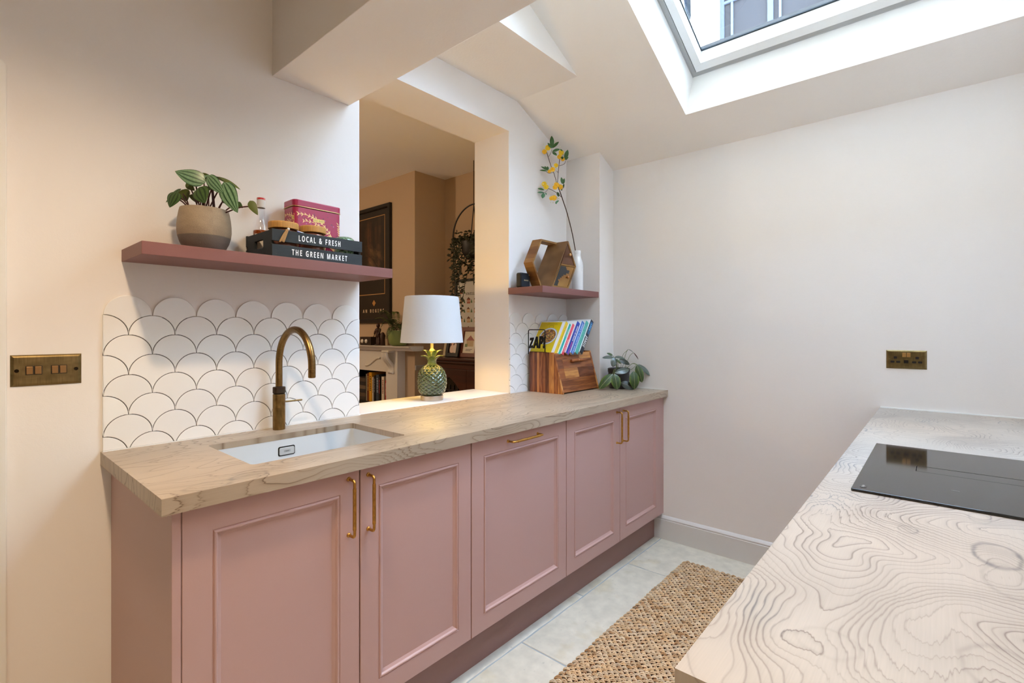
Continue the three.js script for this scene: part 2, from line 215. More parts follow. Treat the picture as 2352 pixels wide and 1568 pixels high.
// limestone floor, tile by tile on a grout bed
{
  const f = struct('floor', bx(-5.5, -0.15, 0, L, -0.0025, 2.32), std('#a3acb0', 0.9));
  const stone = dataTex(1024, 1024, (u, v) => { const a = fbm(u * 7, v * 7, 5), b = fbm(u * 34 + 9, v * 34, 4), c = smooth(0.25, 0.6, fbm(u * 11 + 40, v * 11 + 3, 4)), p = smooth(0.42, 0.6, noise(u * 120, v * 120)); const k = 1 + 0.05 * a + 0.06 * b - 0.08 * p; return [(214 - 6 * c) * k, (208 - 9 * c) * k, (193 - 15 * c) * k]; });
  const sb = grey(512, 512, (u, v) => 0.5 + 0.4 * fbm(u * 12, v * 12, 5));
  const mats = [0, 1, 2].map(k => { const m = stone.clone(); m.repeat.set(0.55, 0.55); m.offset.set(k * 0.31, k * 0.17); const b = sb.clone(); b.repeat.set(1.1, 1.1); return new THREE.MeshStandardMaterial({ map: m, bumpMap: b, bumpScale: 0.0012, roughness: 0.5, color: ['#ffffff', '#f8f6f2', '#fdfbf7'][k] }); });
  const r = rng(5), edge = (ax, az, bxx, bz) => { const o = []; const n = 14; for (let i = 0; i < n; i++) { const t = i / n, j = i ? 0.0035 * noise(ax * 31 + t * 11, az * 29 + bxx) : 0; const dx = bxx - ax, dz = bz - az, l = Math.hypot(dx, dz); o.push([ax + dx * t - dz / l * j, az + dz * t + dx / l * j]); } return o; };
  for (let row = 0; row < 4; row++) for (let k = -1; k < 4; k++) {
    const z0 = -0.008 + row * 0.603, z1 = Math.min(z0 + 0.5965, 2.31), off = [1.705, 1.241, 1.5, 1.0][row];
    const x0 = Math.max(-0.9, off + (k - 2) * 0.906 + 0.0032), x1 = Math.min(L - 0.004, off + (k - 1) * 0.906 - 0.0032); if (x1 - x0 < 0.05) continue;
    const pts = [...edge(x0, Math.max(z0, 0.003), x1, Math.max(z0, 0.003)), ...edge(x1, Math.max(z0, 0.003), x1, z1), ...edge(x1, z1, x0, z1), ...edge(x0, z1, x0, Math.max(z0, 0.003))];
    const g = extrude(poly(pts), 0.012, 0.0022); g.rotateX(Math.PI / 2);
    mesh('floor_tile', uvBox(g), mats[Math.floor(r() * 3)], f);
  }
}
// the neighbour's house seen through the roof window
{
  const h = thing('neighbouring_house', 'cream rendered house wall with a dark glazed window, seen through the roof window', 'house', [5.9, 0, 0]);
  mesh('wall', [bx(0, 0, -6, 0.3, 9, -0.18), bx(0, 0, 1.0, 0.3, 9, 8), bx(0, 0, -0.18, 0.3, 4.3, 1.0), bx(0, 6.6, -0.18, 0.3, 9, 1.0)], std('#e9dcc0', 0.9), h);
  const fr = mesh('window_frame', [bx(0.1, 4.3, -0.18, 0.16, 6.6, -0.13), bx(0.1, 4.3, 0.94, 0.16, 6.6, 1.0), bx(0.1, 4.3, -0.13, 0.16, 4.36, 0.94), bx(0.1, 6.54, -0.13, 0.16, 6.6, 0.94), bx(0.1, 4.36, 0.36, 0.16, 6.54, 0.42), bx(0.1, 5.3, -0.13, 0.15, 5.33, 0.94)], std('#4b505a', 0.9), h);
  const glass = new THREE.MeshPhysicalMaterial({ color: new THREE.Color().setRGB(0.038, 0.035, 0.035), roughness: 0.6, specularIntensity: 0.12 });
  for (const [a, b, y0, y1] of [[-0.13, 0.36, 4.36, 5.3], [0.42, 0.94, 4.36, 5.3], [-0.13, 0.36, 5.33, 6.54], [0.42, 0.94, 5.33, 6.54]]) mesh('pane', bx(0.125, y0, a, 0.135, y1, b), glass, fr);
  mesh('glazing_bar', [bx(0.105, 4.36, -0.05, 0.125, 6.54, -0.025), bx(0.105, 4.36, 0.48, 0.125, 6.54, 0.505)], std('#565b66', 0.9), fr);
  mesh('gutter_end', hexa([[-0.12, 5.2, -0.52], [0, 5.2, -0.52], [0, 5.26, -0.5], [-0.12, 5.26, -0.5], [-0.12, 9, -0.95], [0, 9, -0.95], [0, 9, -0.6], [-0.12, 9, -0.6]]), new THREE.MeshPhysicalMaterial({ color: '#1c2026', roughness: 0.8, specularIntensity: 0.2 }), h);
}
// ---------------------------------------------------------------- base units
const paintBump = grey(256, 256, (u, v, i, j) => 0.5 + 0.3 * noise(i / 3, j / 3) + 0.2 * noise(i / 1.3, j / 1.3));
paintBump.repeat.set(5, 5);
const PINK = phys('#be9a92', 0.42, { bumpMap: paintBump, bumpScale: 0.00012 });
const PINK_SHELF = phys('#82544f', 0.5, { bumpMap: paintBump, bumpScale: 0.0002 });
const brassTex = dataTex(256, 256, (u, v) => { const k = 1 + 0.16 * fbm(u * 9, v * 9, 4) + 0.08 * noise(u * 160, v * 4); return [196 * k, 150 * k, 78 * k]; });
const BRASS = new THREE.MeshStandardMaterial({ map: brassTex, metalness: 1, roughness: 0.33 });
const knurl = grey(128, 128, (u, v) => 0.5 + 0.5 * Math.sin((u * 24 + v * 24) * 6.283) * Math.sin((u * 24 - v * 24) * 6.283)); knurl.repeat.set(2, 8);
const BRASS_KNURL = new THREE.MeshStandardMaterial({ color: '#b98a3f', metalness: 1, roughness: 0.42, bumpMap: knurl, bumpScale: 0.0004 });
const DOOR_Z = 0.605, DY0 = 0.157, DY1 = 0.867;
const doorRings = [[0, -0.022], [0, -0.0015], [0.0015, 0], [0.0605, 0], [0.062, -0.0018], [0.0635, -0.0018], [0.065, 0.0012], [0.0675, 0.0022], [0.0705, 0.0012], [0.074, -0.0035], [0.082, -0.0085], [0.0825, -0.0085]];
function pull(door, x, y, len, vertical, dz) {            // a brass bar handle, a part with its own knurled sleeve
  const pts = []; const h = len / 2, st = 0.031, R = 0.009, ax = vertical ? V(0, 1, 0) : V(1, 0, 0), z = V(0, 0, 1);
  const at = (t, d) => V(x, y, dz).addScaledVector(ax, t).addScaledVector(z, d);
  const arc = (s) => [0, 0.25, 0.5, 0.75, 1].map(k => at(s * (h - R + R * Math.cos(k * Math.PI / 2 - 0)), st - R + R * Math.sin(k * Math.PI / 2)));
  const path = new THREE.CurvePath(); const all = [at(-h, 0), ...arc(-1), ...arc(1).reverse(), at(h, 0)];
  for (let i = 0; i + 1 < all.length; i++) path.add(new THREE.LineCurve3(all[i], all[i + 1]));
  const bar = []; for (let i = 0; i + 1 < all.length; i++) bar.push(rod(all[i], all[i + 1], 0.004, 14)); for (let i = 1; i + 1 < all.length; i++) bar.push(new THREE.SphereGeometry(0.004, 12, 8).translate(all[i].x, all[i].y, all[i].z));
  for (const s of [-1, 1]) { const c = lathe([[0, 0.005], [0.0042, 0.005], [0.0062, 0.003], [0.0064, 0]], 20); c.rotateX(Math.PI / 2); const p = at(s * h, 0); c.translate(p.x, p.y, p.z); bar.push(c); }
  const m = mesh('handle', bar, BRASS, door, 'brass bar handle');
  const sl = new THREE.CylinderGeometry(0.0052, 0.0052, len - 0.044, 20); if (!vertical) sl.rotateZ(Math.PI / 2); const c = at(0, st); sl.translate(c.x, c.y, c.z);
  bar.push(sl); m.geometry = merge(bar); return m;
}
function cabinetDoor(unit, x0, x1) {
  const g = rings(x1 - x0, DY1 - DY0, doorRings); g.translate((x0 + x1) / 2, (DY0 + DY1) / 2, DOOR_Z);
  return mesh('door', g, PINK, unit);
}
const carcass = (u, x0, x1) => mesh('carcass', [bx(x0, 0.157, 0.02, x0 + 0.018, 0.869, 0.58), bx(x1 - 0.018, 0.157, 0.02, x1, 0.869, 0.58), bx(x0 + 0.018, 0.157, 0.02, x1 - 0.018, 0.175, 0.58), bx(x0 + 0.018, 0.85, 0.5, x1 - 0.018, 0.869, 0.58), bx(x0 + 0.018, 0.175, 0.02, x1 - 0.018, 0.62, 0.03)], std('#4e3a36', 0.7), u);
{
  const u = thing('sink_cabinet', 'dusty pink two-door base cabinet under the sink, with two tall brass handles', 'cabinet');
  carcass(u, 0.045, 0.943);
  const d1 = cabinetDoor(u, 0.0445, 0.4895), d2 = cabinetDoor(u, 0.4935, 0.9425);
  pull(d1, 0.4555, 0.7655, 0.16, true, DOOR_Z); pull(d2, 0.519, 0.7645, 0.16, true, DOOR_Z);
  const w = thing('dishwasher', 'built-in appliance behind a dusty pink panel with one horizontal brass handle', 'appliance');
  mesh('body', bx(0.953, 0.16, 0.03, 1.535, 0.865, 0.58, 0.004), std('#5b5a5a', 0.4), w);
  const d3 = cabinetDoor(w, 0.9465, 1.5425); pull(d3, 1.238, 0.838, 0.188, false, DOOR_Z);
  const c = thing('double_cabinet', 'dusty pink two-door base cabinet against the back wall, its brass handles side by side', 'cabinet');
  carcass(c, 1.546, 2.55);
  const d4 = cabinetDoor(c, 1.5465, 2.0365), d5 = cabinetDoor(c, 2.0405, 2.5385);
  pull(d4, 2.004, 0.765, 0.16, true, DOOR_Z); pull(d5, 2.073, 0.765, 0.16, true, DOOR_Z);
  tag(mesh('end_panel', bx(0.025, 0, 0.002, 0.043, 0.8715, DOOR_Z, 0.0012), PINK), 'plain pink end panel of the cabinet run, full height to the floor', 'panel');
  tag(mesh('filler_strip', bx(2.5415, 0.157, 0.56, L - 0.0005, 0.8715, DOOR_Z - 0.002, 0.001), PINK), 'narrow pink filler strip between the last cabinet door and the back wall', 'filler');
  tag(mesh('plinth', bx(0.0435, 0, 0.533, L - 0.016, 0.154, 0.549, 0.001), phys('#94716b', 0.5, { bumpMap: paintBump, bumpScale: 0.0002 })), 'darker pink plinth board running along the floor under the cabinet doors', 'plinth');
}
// ---------------------------------------------------------------- worktop with a cut-out, sink, tap
{
  const t = thing('worktop', 'long washed-oak worktop with a sink cut-out, on the pink cabinets', 'worktop');
  const s = new THREE.Shape(); s.moveTo(0, 0); s.lineTo(2.587, 0); s.lineTo(2.587, 0.631); s.lineTo(0, 0.631); s.closePath();
  s.holes.push(roundRect(0.237, 0.147, 0.742, 0.49, 0.014, THREE.Path));
  const s2 = new THREE.Shape(); s2.moveTo(0, 0); s2.lineTo(2.587, 0); s2.lineTo(2.587, 0.631); s2.lineTo(0, 0.631); s2.closePath(); s2.holes.push(roundRect(0.228, 0.138, 0.751, 0.499, 0.02, THREE.Path));
  const g1 = extrude(s, 0.02, 0, 8), g2 = extrude(s2, 0.018, 0, 8); g1.rotateX(Math.PI / 2); g1.translate(0, 0.91, 0); g2.rotateX(Math.PI / 2); g2.translate(0, 0.89, 0); const g = merge([g1, g2]);
  mesh('top', oakUV(g, OAK_A_BOX, (x, y, z, nx, ny, nz) => Math.abs(ny) > 0.6 ? [x, z] : nx < -0.7 && x < 0.01 ? [-(0.91 - y), z] : nz > 0.7 && z > 0.6 ? [x, 0.631 + (0.91 - y) * 1.25] : [x, z]), OAK_LEFT, t);
  for (const b of [[0.004, 0.9098, 0.0085, 0.862, 0.9125, 0.0115], [1.838, 0.9098, 0.0085, 2.414, 0.9125, 0.0115], [L - 0.0035, 0.9098, 0.257, L - 0.0005, 0.9135, 0.629]]) mesh('sealant', bx(...b), std('#f4f4f2', 0.4), t, 'white sealant line');
}
{
  const k = thing('sink', 'white undermounted sink bowl sunk into the oak worktop', 'sink');
  const W = phys('#d3d7da', 0.35, { clearcoat: 0.1 });
  const x0 = 0.2366, x1 = 0.7424, z0 = 0.1466, z1 = 0.4904, P = [], I = [];
  const lev = [[0, 0.8896, 0.0145], [0, 0.87, 0.016], [0.002, 0.72, 0.02], [0.006, 0.695, 0.03], [0.016, 0.678, 0.04], [0.035, 0.672, 0.05], [0.2, 0.667, 0.001]];
  const n = 10, loop = (i, y, r) => { const o = []; for (let c = 0; c < 4; c++) for (let a = 0; a <= n; a++) { const t = (c + a / n) * Math.PI / 2 - Math.PI / 2; const cx = c === 0 || c === 1 ? x1 - i - r : x0 + i + r, cz = c === 1 || c === 2 ? z1 - Math.min(i, 0.17) - r : z0 + Math.min(i, 0.17) + r; o.push([cx + r * Math.cos(t), y, cz + r * Math.sin(t)]); } return o; };
  const loops = lev.map(l => loop(...l)), m = loops[0].length;
  for (const l of loops) for (const p of l) P.push(...p);
  for (let a = 0; a + 1 < loops.length; a++) for (let b = 0; b < m; b++) { const c = (b + 1) % m; I.push(a * m + b, a * m + c, (a + 1) * m + b, a * m + c, (a + 1) * m + c, (a + 1) * m + b); }
  const g = new THREE.BufferGeometry(); g.setAttribute('position', new THREE.Float32BufferAttribute(P, 3)); g.setIndex(I); g.computeVertexNormals();
  W.side = THREE.DoubleSide;
  const bottom = bx(x0 + 0.2, 0.66, z0 + 0.16, x1 - 0.2, 0.667, z1 - 0.16);
  const rim = extrude((() => { const s = roundRect(0.2285, 0.1385, 0.7505, 0.4985, 0.02); s.holes.push(roundRect(x0 - 0.0025, z0 - 0.0025, x1 + 0.0025, z1 + 0.0025, 0.0175, THREE.Path)); return s; })(), 0.016); rim.rotateX(Math.PI / 2); rim.translate(0, 0.8897, 0);
  mesh('bowl', [g, bottom, rim], W, k);
  const chrome = std('#d4d6d6', 0.35, { metalness: 0.45 });
  const ov = mesh('overflow_plate', [extrude(roundRect(-0.026, -0.0125, 0.026, 0.0125, 0.0045), 0.004, 0.001).translate(0.4855, 0.849, 0.1476)], chrome, k, 'small chrome overflow plate');
  mesh('slot', extrude(roundRect(-0.0295, -0.0165, 0.0295, 0.0165, 0.006), 0.0014, 0.0005).translate(0.4855, 0.849, 0.1467), std('#0b0c0d', 0.4), ov);
  const lt = canvasTex(256, 64, (c, w, h) => { c.fillStyle = '#c2c4c4'; c.fillRect(0, 0, w, h); c.strokeStyle = '#3a3c3e'; c.lineWidth = 5; c.strokeRect(6, 6, w - 12, h - 12); c.fillStyle = '#2c2e30'; c.font = 'bold 42px sans-serif'; c.textAlign = 'center'; c.textBaseline = 'middle'; c.fillText('FRANKE', w / 2, h / 2 + 2); });
  const pl = new THREE.PlaneGeometry(0.022, 0.0065); pl.translate(0.4855, 0.849, 0.1519); mesh('lettering', pl, std('#ffffff', 0.4, { map: lt, metalness: 0.3 }), ov);
  mesh('drain', lathe([[0, 0.001], [0.03, 0.001], [0.034, 0.003], [0.042, 0.003], [0.044, 0]], 40).translate(0.49, 0.667, 0.32), chrome, k);
}
{
  const bronze = dataTex(256, 512, (u, v) => { const k = 1 + 0.22 * fbm(u * 6, v * 18, 5) + 0.1 * noise(u * 90, v * 6); return [134 * k, 106 * k, 66 * k]; });
  const BRONZE = new THREE.MeshStandardMaterial({ map: bronze, metalness: 1, roughness: 0.36 });
  const t = thing('tap', 'aged brass swan-neck kitchen tap with a slim side lever, behind the sink', 'tap', [0.499, 0.91, 0.057]);
  mesh('body', [lathe([[0, 0], [0.0208, 0], [0.0212, 0.001], [0.0212, 0.0795], [0.0208, 0.08], [0.0208, 0.0808], [0.0212, 0.0812], [0.0212, 0.1275], [0.0205, 0.129], [0, 0.129]])], BRONZE, t);
  mesh('collar', lathe([[0, 0.1305], [0.0185, 0.1305], [0.0185, 0.132], [0.0212, 0.133], [0.0214, 0.134], [0.0214, 0.1535], [0.0206, 0.155], [0.0118, 0.155], [0.0118, 0.158]]), new THREE.MeshStandardMaterial({ color: '#3d3128', metalness: 0.9, roughness: 0.5, bumpMap: knurl, bumpScale: 0.0006 }), t, 'dark knurled collar');
  const R = 0.123, yS = 0.241, pts = [V(0, 0.15, 0), V(0, 0.18, 0), V(0, 0.21, 0)];
  for (let i = 0; i <= 20; i++) { const a = Math.PI * (1 - i / 20); pts.push(V(0, yS + R * Math.sin(a), R + R * Math.cos(a))); }
  pts.push(V(0, 0.232, 2 * R));
  const sp = mesh('spout', tube(pts, 0.0118, 120, 24), BRONZE, t);
  mesh('nozzle', [lathe([[0.0095, -0.002], [0.0118, 0], [0.0118, 0.025], [0.0121, 0.026], [0.0121, 0.0265], [0.0112, 0.027]], 32).translate(0, 0.205, 2 * R), cyl(0, 0.206, 0.21, 2 * R, 0.0098)], BRONZE, sp);
  mesh('lever', [new THREE.CapsuleGeometry(0.0031, 0.062, 6, 14).rotateZ(Math.PI / 2).translate(0.053, 0.099, 0), extrude(roundRect(-0.003, -0.010, 0.003, 0.010, 0.0025), 0.001).rotateY(Math.PI / 2).translate(0.0206, 0.1, 0)], BRONZE, t);
}
// ---------------------------------------------------------------- scallop tile splashbacks
{
  const GLAZE = [0, 1, 2].map(k => phys(['#f3f1ee', '#f0eeeb', '#f5f4f1'][k], 0.28, { clearcoat: 0.35, clearcoatRoughness: 0.2 }));
  const R = 0.0608, r = R - 0.0011, rand = rng(14);
  const scale = () => { const o = []; for (let i = 0; i <= 26; i++) { const a = Math.PI * i / 26; o.push([r * Math.cos(a), r * Math.sin(a)]); } for (let i = 1; i <= 10; i++) { const a = Math.PI / 2 * (1 - i / 10); o.push([-R + (R + 0.0011) * Math.cos(a) * 0.999, -R + (R + 0.0011) * Math.sin(a)]); } for (let i = 1; i < 10; i++) { const a = Math.PI - Math.PI / 2 * i / 10; o.push([R + (R + 0.0009) * Math.cos(a) * 0.999, -R + (R + 0.0009) * Math.sin(a)]); } return o.filter(p => p[1] > -R + 0.004 || Math.abs(p[0]) < 0.004); };
  const clip = (pts, ax, val, sign) => { const out = [], ins = p => sign * (p[ax] - val) >= 0; pts.forEach((p, i) => { const q = pts[(i + 1) % pts.length]; if (ins(p)) out.push(p); if (ins(p) !== ins(q)) { const t = (val - p[ax]) / (q[ax] - p[ax]); out.push([p[0] + (q[0] - p[0]) * t, p[1] + (q[1] - p[1]) * t]); } }); return out; };
  function splash(label, x0, x1, c0) {
    const t = thing('tiled_splashback', label, 'splashback');
    mesh('grout', bx(x0 + 0.0005, 0.911, 0.0003, x1 - 0.0005, 1.312, 0.0052), std('#565250', 0.9), t);
    for (let row = 0; row < 8; row++) for (let k = -1; k < 9; k++) {
      const cx = c0 + 2 * R * k - (row % 2 ? R : 0), cy = 1.318 - R * row;
      let pts = scale().map(p => [p[0] + cx, p[1] + cy]);
      if (cx + R < x0 + 0.006 || cx - R > x1 - 0.006) continue;
      pts = clip(pts, 0, x0, 1); if (pts.length > 2) pts = clip(pts, 0, x1, -1); if (pts.length > 2) pts = clip(pts, 1, 0.9125, 1);
      if (pts.length < 4) continue;
      const g = new THREE.ExtrudeGeometry(poly(pts), { depth: 0.0055, bevelEnabled: true, bevelThickness: 0.0012, bevelSize: 0.0009, bevelOffset: -0.0009, bevelSegments: 2 });
      g.translate(0, 0, 0.0012 + rand() * 0.0003); mesh('tile', g, GLAZE[Math.floor(rand() * 3)], t);
    }
  }
  splash('white scallop-tile splashback behind the sink and the tap', 0.0045, 0.8605, 0.066);
  splash('white scallop-tile splashback in the recess behind the wooden bread bin', 1.8385, 2.4155, 1.89);
}
// ---------------------------------------------------------------- wall plates
{
  const plateTex = dataTex(512, 256, (u, v) => { const k = 0.92 + 0.16 * noise(u * 150, v * 3) + 0.14 * fbm(u * 3, v * 4, 3); return [138 * k, 118 * k, 80 * k]; });
  const PLATE = new THREE.MeshStandardMaterial({ map: plateTex, metalness: 1, roughness: 0.36 }); const COP = new THREE.MeshStandardMaterial({ color: '#94714a', metalness: 1, roughness: 0.34 }); const DARK = std('#0b0a09', 0.5);
  for (const m of [PLATE]) { m.map.repeat.set(6.8, 11.6); m.map.offset.set(0.5, 0.5); }
  const plateRings = [[0, 0], [0.0003, 0.0012], [0.0035, 0.004], [0.0065, 0.0052], [0.008, 0.0055]];
  const sw = thing('light_switch', 'antique brass four-gang light switch plate on the wall left of the tiles', 'switch', [-0.1155, 1.161, 0]);
  mesh('plate', rings(0.1455, 0.0855, plateRings), PLATE, sw);
  for (const x of [-0.0355, -0.0185, 0.0155, 0.0325]) { const f = mesh('rocker', spin(bx(-0.0068, -0.0105, -0.001, 0.0068, 0.0105, 0.003, 0.001), -0.1).translate(x, 0, 0.0062), COP, sw, 'copper rocker'); mesh('surround', rings(0.0165, 0.0245, [[0, 0], [0, 0.0006], [0.0012, 0.0006], [0.0012, 0]], false).translate(x, 0, 0.0055), DARK, f); }
  for (const x of [-0.0605, 0.0605]) mesh('screw', lathe([[0, 0.0002], [0.0034, 0.0002], [0.0044, 0.0009], [0.0048, 0]], 20).rotateX(Math.PI / 2).translate(x, 0.0, 0.0055), std('#2a221a', 0.35, { metalness: 1 }), sw);
  const so = thing('wall_socket', 'antique brass double power socket on the back wall above the hob', 'socket', [L, 1.1385, 1.7655], undefined, -Math.PI / 2);
  mesh('plate', rings(0.146, 0.085, plateRings), PLATE, so);
  for (const x of [-0.008, 0.008]) mesh('rocker', spin(bx(-0.0065, -0.01, -0.001, 0.0065, 0.01, 0.0035, 0.001), -0.12).translate(x + 0.001, 0.0215, 0.0062), std('#d1a465', 0.3, { metalness: 1 }), so, 'bright brass rocker');
  const hole = (x, y, w, h, r) => mesh('pin_hole', extrude(roundRect(-w / 2, -h / 2, w / 2, h / 2, r), 0.0012).translate(x, y, 0.0048), DARK, so);
  for (const s of [-1, 1]) { hole(s * 0.039, 0.0085, 0.012, 0.011, 0.002); hole(s * 0.039 - 0.0105, -0.011, 0.0155, 0.0095, 0.004); hole(s * 0.039 + 0.0105, -0.011, 0.0155, 0.0095, 0.004); mesh('screw', lathe([[0, 0.0006], [0.0022, 0.0006], [0.0028, 0]], 14).rotateX(Math.PI / 2).translate(s * 0.0605, 0.001, 0.0054), std('#8a7a5a', 0.3, { metalness: 1 }), so); }
  mesh('usb_port', extrude(roundRect(-0.0085, -0.007, 0.0085, 0.007, 0.0012), 0.0013).translate(0, -0.0095, 0.0048), std('#08080a', 0.3), so);
}
// ---------------------------------------------------------------- peninsula with hob
{
  const u = thing('opposite_cabinet', 'pink base cabinet carrying the oak worktop with the hob, in the right foreground', 'cabinet');
  mesh('carcass', bx(0.235, 0.155, 1.716, 2.56, 0.8715, 2.315, 0.001), PINK, u); for (const [a, b] of [[0.237, 1.03], [1.034, 1.62], [1.624, 2.09], [2.094, 2.558]]) mesh('door', rings(b - a, DY1 - DY0, doorRings).rotateY(Math.PI).translate((a + b) / 2, (DY0 + DY1) / 2, 1.693), PINK, u); mesh('plinth', bx(0.27, 0, 1.74, 2.55, 0.155, 2.3), PINK_SHELF, u);
  const t = thing('worktop', 'pale washed-oak worktop with a black hob set in it, in the right foreground', 'worktop');
  const wrap = (x, y, z, nx, ny, nz) => Math.abs(ny) > 0.6 ? [x, z] : nx < -0.7 && x < 0.3 ? [0.207 - (0.91 - y), z] : nz < -0.7 ? [x, 1.669 - (0.91 - y)] : [x, z];
  const a = oakUV(bx(0.207, 0.872, 1.669, 1.0, 0.91, 2.3195), OAK_N_BOX, wrap), b = oakUV(bx(1.0, 0.872, 1.669, 2.586, 0.91, 2.3195), OAK_F_BOX, wrap);
  const m = new THREE.Mesh(mergeGeometries([a, b], true), [OAK_NEAR, OAK_FAR]); m.name = 'top'; t.add(m);
  mesh('sealant', bx(L - 0.0065, 0.9098, 1.671, L - 0.0005, 0.9155, 2.318), std('#f7f7f5', 0.4), t);
  const h = thing('hob', 'black glass hob with a central extractor slot, set in the right worktop', 'hob', [1.033, 0.91, 1.731]);
  const G = phys('#151516', 0.06);
  const s = roundRect(0, 0, 0.59, 0.52, 0.003); s.holes.push(roundRect(0.27, 0.105, 0.335, 0.415, 0.002, THREE.Path));
  const g = extrude(s, 0.006, 0.0008); g.rotateX(Math.PI / 2); g.scale(1, 1, 1).translate(0, 0.0062, 0); mesh('glass', g, G, h);
  mesh('extractor_flap', extrude(roundRect(0.2715, 0.1065, 0.3335, 0.4135, 0.002), 0.005, 0.0006).rotateX(Math.PI / 2).translate(0, 0.006, 0), G, h);
  mesh('slot', bx(0.268, 0.0002, 0.103, 0.337, 0.0012, 0.417), std('#050506', 0.8), h);
  const lt = canvasTex(256, 128, (c, w, hh) => { c.fillStyle = '#202022'; c.fillRect(0, 0, w, hh); c.fillStyle = '#b9b6b2'; c.font = '88px sans-serif'; c.textAlign = 'center'; c.textBaseline = 'middle'; c.fillText('elica', w / 2, hh / 2); });
  const pl = new THREE.PlaneGeometry(0.024, 0.012); pl.rotateX(-Math.PI / 2); pl.rotateY(Math.PI); pl.translate(0.035, 0.0067, 0.02); mesh('logo', pl, phys('#ffffff', 0.15, { map: lt }), h);
  mesh('zone_mark', bx(0.125, 0.0062, 0.17, 0.127, 0.00655, 0.184), std('#8f8c88', 0.4), h);
}
// ---------------------------------------------------------------- woven jute runner
{
  const t = thing('rug', 'woven jute runner rug on the pale floor tiles between the worktops', 'rug', [0, 0, 0]);
  const X0 = 0.35, XE = 2.372, Z0 = 0.832, Z1 = 1.43;
  mesh('backing', bx(X0 + 0.01, 0, Z0 + 0.012, XE - 0.012, 0.0045, Z1 - 0.012, 0.002), std('#2c1a0d', 0.95), t);
  const strand = []; const r = rng(31);
  for (let k = 0; k < 3; k++) { const o = (k - 1) * 0.0037, pts = []; for (let i = 0; i <= 6; i++) { const s = i / 6 - 0.5; pts.push(V(o * (1 - 0.5 * Math.abs(s)) + 0.0022 * Math.sin(s * 5 + k), 0.0075 * Math.cos(s * Math.PI * 0.98) + 0.0015 - 0.002 * Math.abs(k - 1), s * 0.0265)); } strand.push(tube(pts, 0.0024, 6, 5)); }
  const g = merge(strand); const fib = dataTex(128, 128, (u, v) => { const k = 0.86 + 0.35 * noise(u * 6, v * 40); return [236 * k, 224 * k, 206 * k]; });
  const mat = new THREE.MeshStandardMaterial({ map: fib, roughness: 0.95 });
  const PX = 0.0144, PZ = 0.0262, nx = Math.round((XE - X0) / PX), nz = Math.round((Z1 - Z0) / PZ), im = new THREE.InstancedMesh(g, mat, nx * (nz + 1)); let c = 0; const M = new THREE.Matrix4(), q = new THREE.Quaternion(), col = new THREE.Color();
  for (let i = 0; i < nx; i++) for (let j = 0; j <= nz; j++) {
    const x = X0 + (i + 0.5) * PX + (r() - 0.5) * 0.0025 + 0.003 * noise(j * 0.5, i * 0.05), z = Z0 + (j + (i % 2 ? 0.5 : 0)) * PZ + (r() - 0.5) * 0.003 + 0.004 * noise(i * 0.11, 3.3);
    if (z > Z1) { M.makeScale(0, 0, 0); im.setMatrixAt(c, M); im.setColorAt(c++, col); continue; }
    q.setFromEuler(new THREE.Euler((r() - 0.5) * 0.2, (r() - 0.5) * 0.25 + 0.16, (r() - 0.5) * 0.25)); const s = 0.92 + 0.2 * r();
    M.compose(V(x, 0.0022, z), q, V(s * 1.02, s, s)); im.setMatrixAt(c, M);
    const k = 0.8 + 0.3 * r(), w = r(); col.setRGB(1.12 * k, (0.84 + 0.14 * w) * k, (0.54 + 0.26 * w) * k); if (r() < 0.1) { col.multiplyScalar(0.7); col.g *= 0.85; col.b *= 0.7; }; im.setColorAt(c++, col);
  }
  im.name = 'weave'; im.userData.kind = 'stuff'; t.add(im);
  const w2 = []; for (let j = 0; j <= nz; j++) { const z = Z0 + j * PZ + PZ * 0.25; w2.push(bx(X0 + 0.012, 0.004, z - 0.004, XE - 0.012, 0.0085, z + 0.004, 0.003)); }
  const warp = mesh('warp', w2, std('#7a4a22', 0.95), t); warp.userData.kind = 'stuff';
}
// ---------------------------------------------------------------- left shelf and what stands on it
const SY = 1.5164;                                     // top of the left shelf
tag(mesh('floating_shelf', bx(0.05, 1.48, 0.0005, 0.867, SY, 0.236, 0.0012), PINK_SHELF), 'long dusky pink floating shelf above the sink, reaching past the wall edge', 'shelf');
const potDirt = std('#2a1d14', 0.95);
const pepTop = dataTex(256, 256, (u, v) => {               // silvery leaf with dark bands running from stalk to tip
  const t = (u - 0.5) * 2, d = Math.abs(t); const s = v; const w = Math.sin(Math.PI * Math.pow(clamp(s, 0.01, 0.99), 0.72));
  const q = d / (w + 0.15); const band = Math.pow(0.5 + 0.5 * Math.cos(q * 6.283 * 2.6), 3); const k = 1 + 0.15 * fbm(u * 14, v * 14, 3);
  const a = [112 * k, 146 * k, 112 * k], b = [22, 60, 34]; return a.map((x, i) => x + (b[i] - x) * clamp(band * 0.95));
});
const PEP = phys('#ffffff', 0.38, { map: pepTop, side: THREE.DoubleSide, transmission: 0, clearcoat: 0.25, clearcoatRoughness: 0.4 });
const pepDark = pepTop.clone(); const PEP_DARK = phys('#93a067', 0.45, { map: pepDark, side: THREE.DoubleSide });
const OLIVE = phys('#4f5a22', 0.5, { side: THREE.DoubleSide });
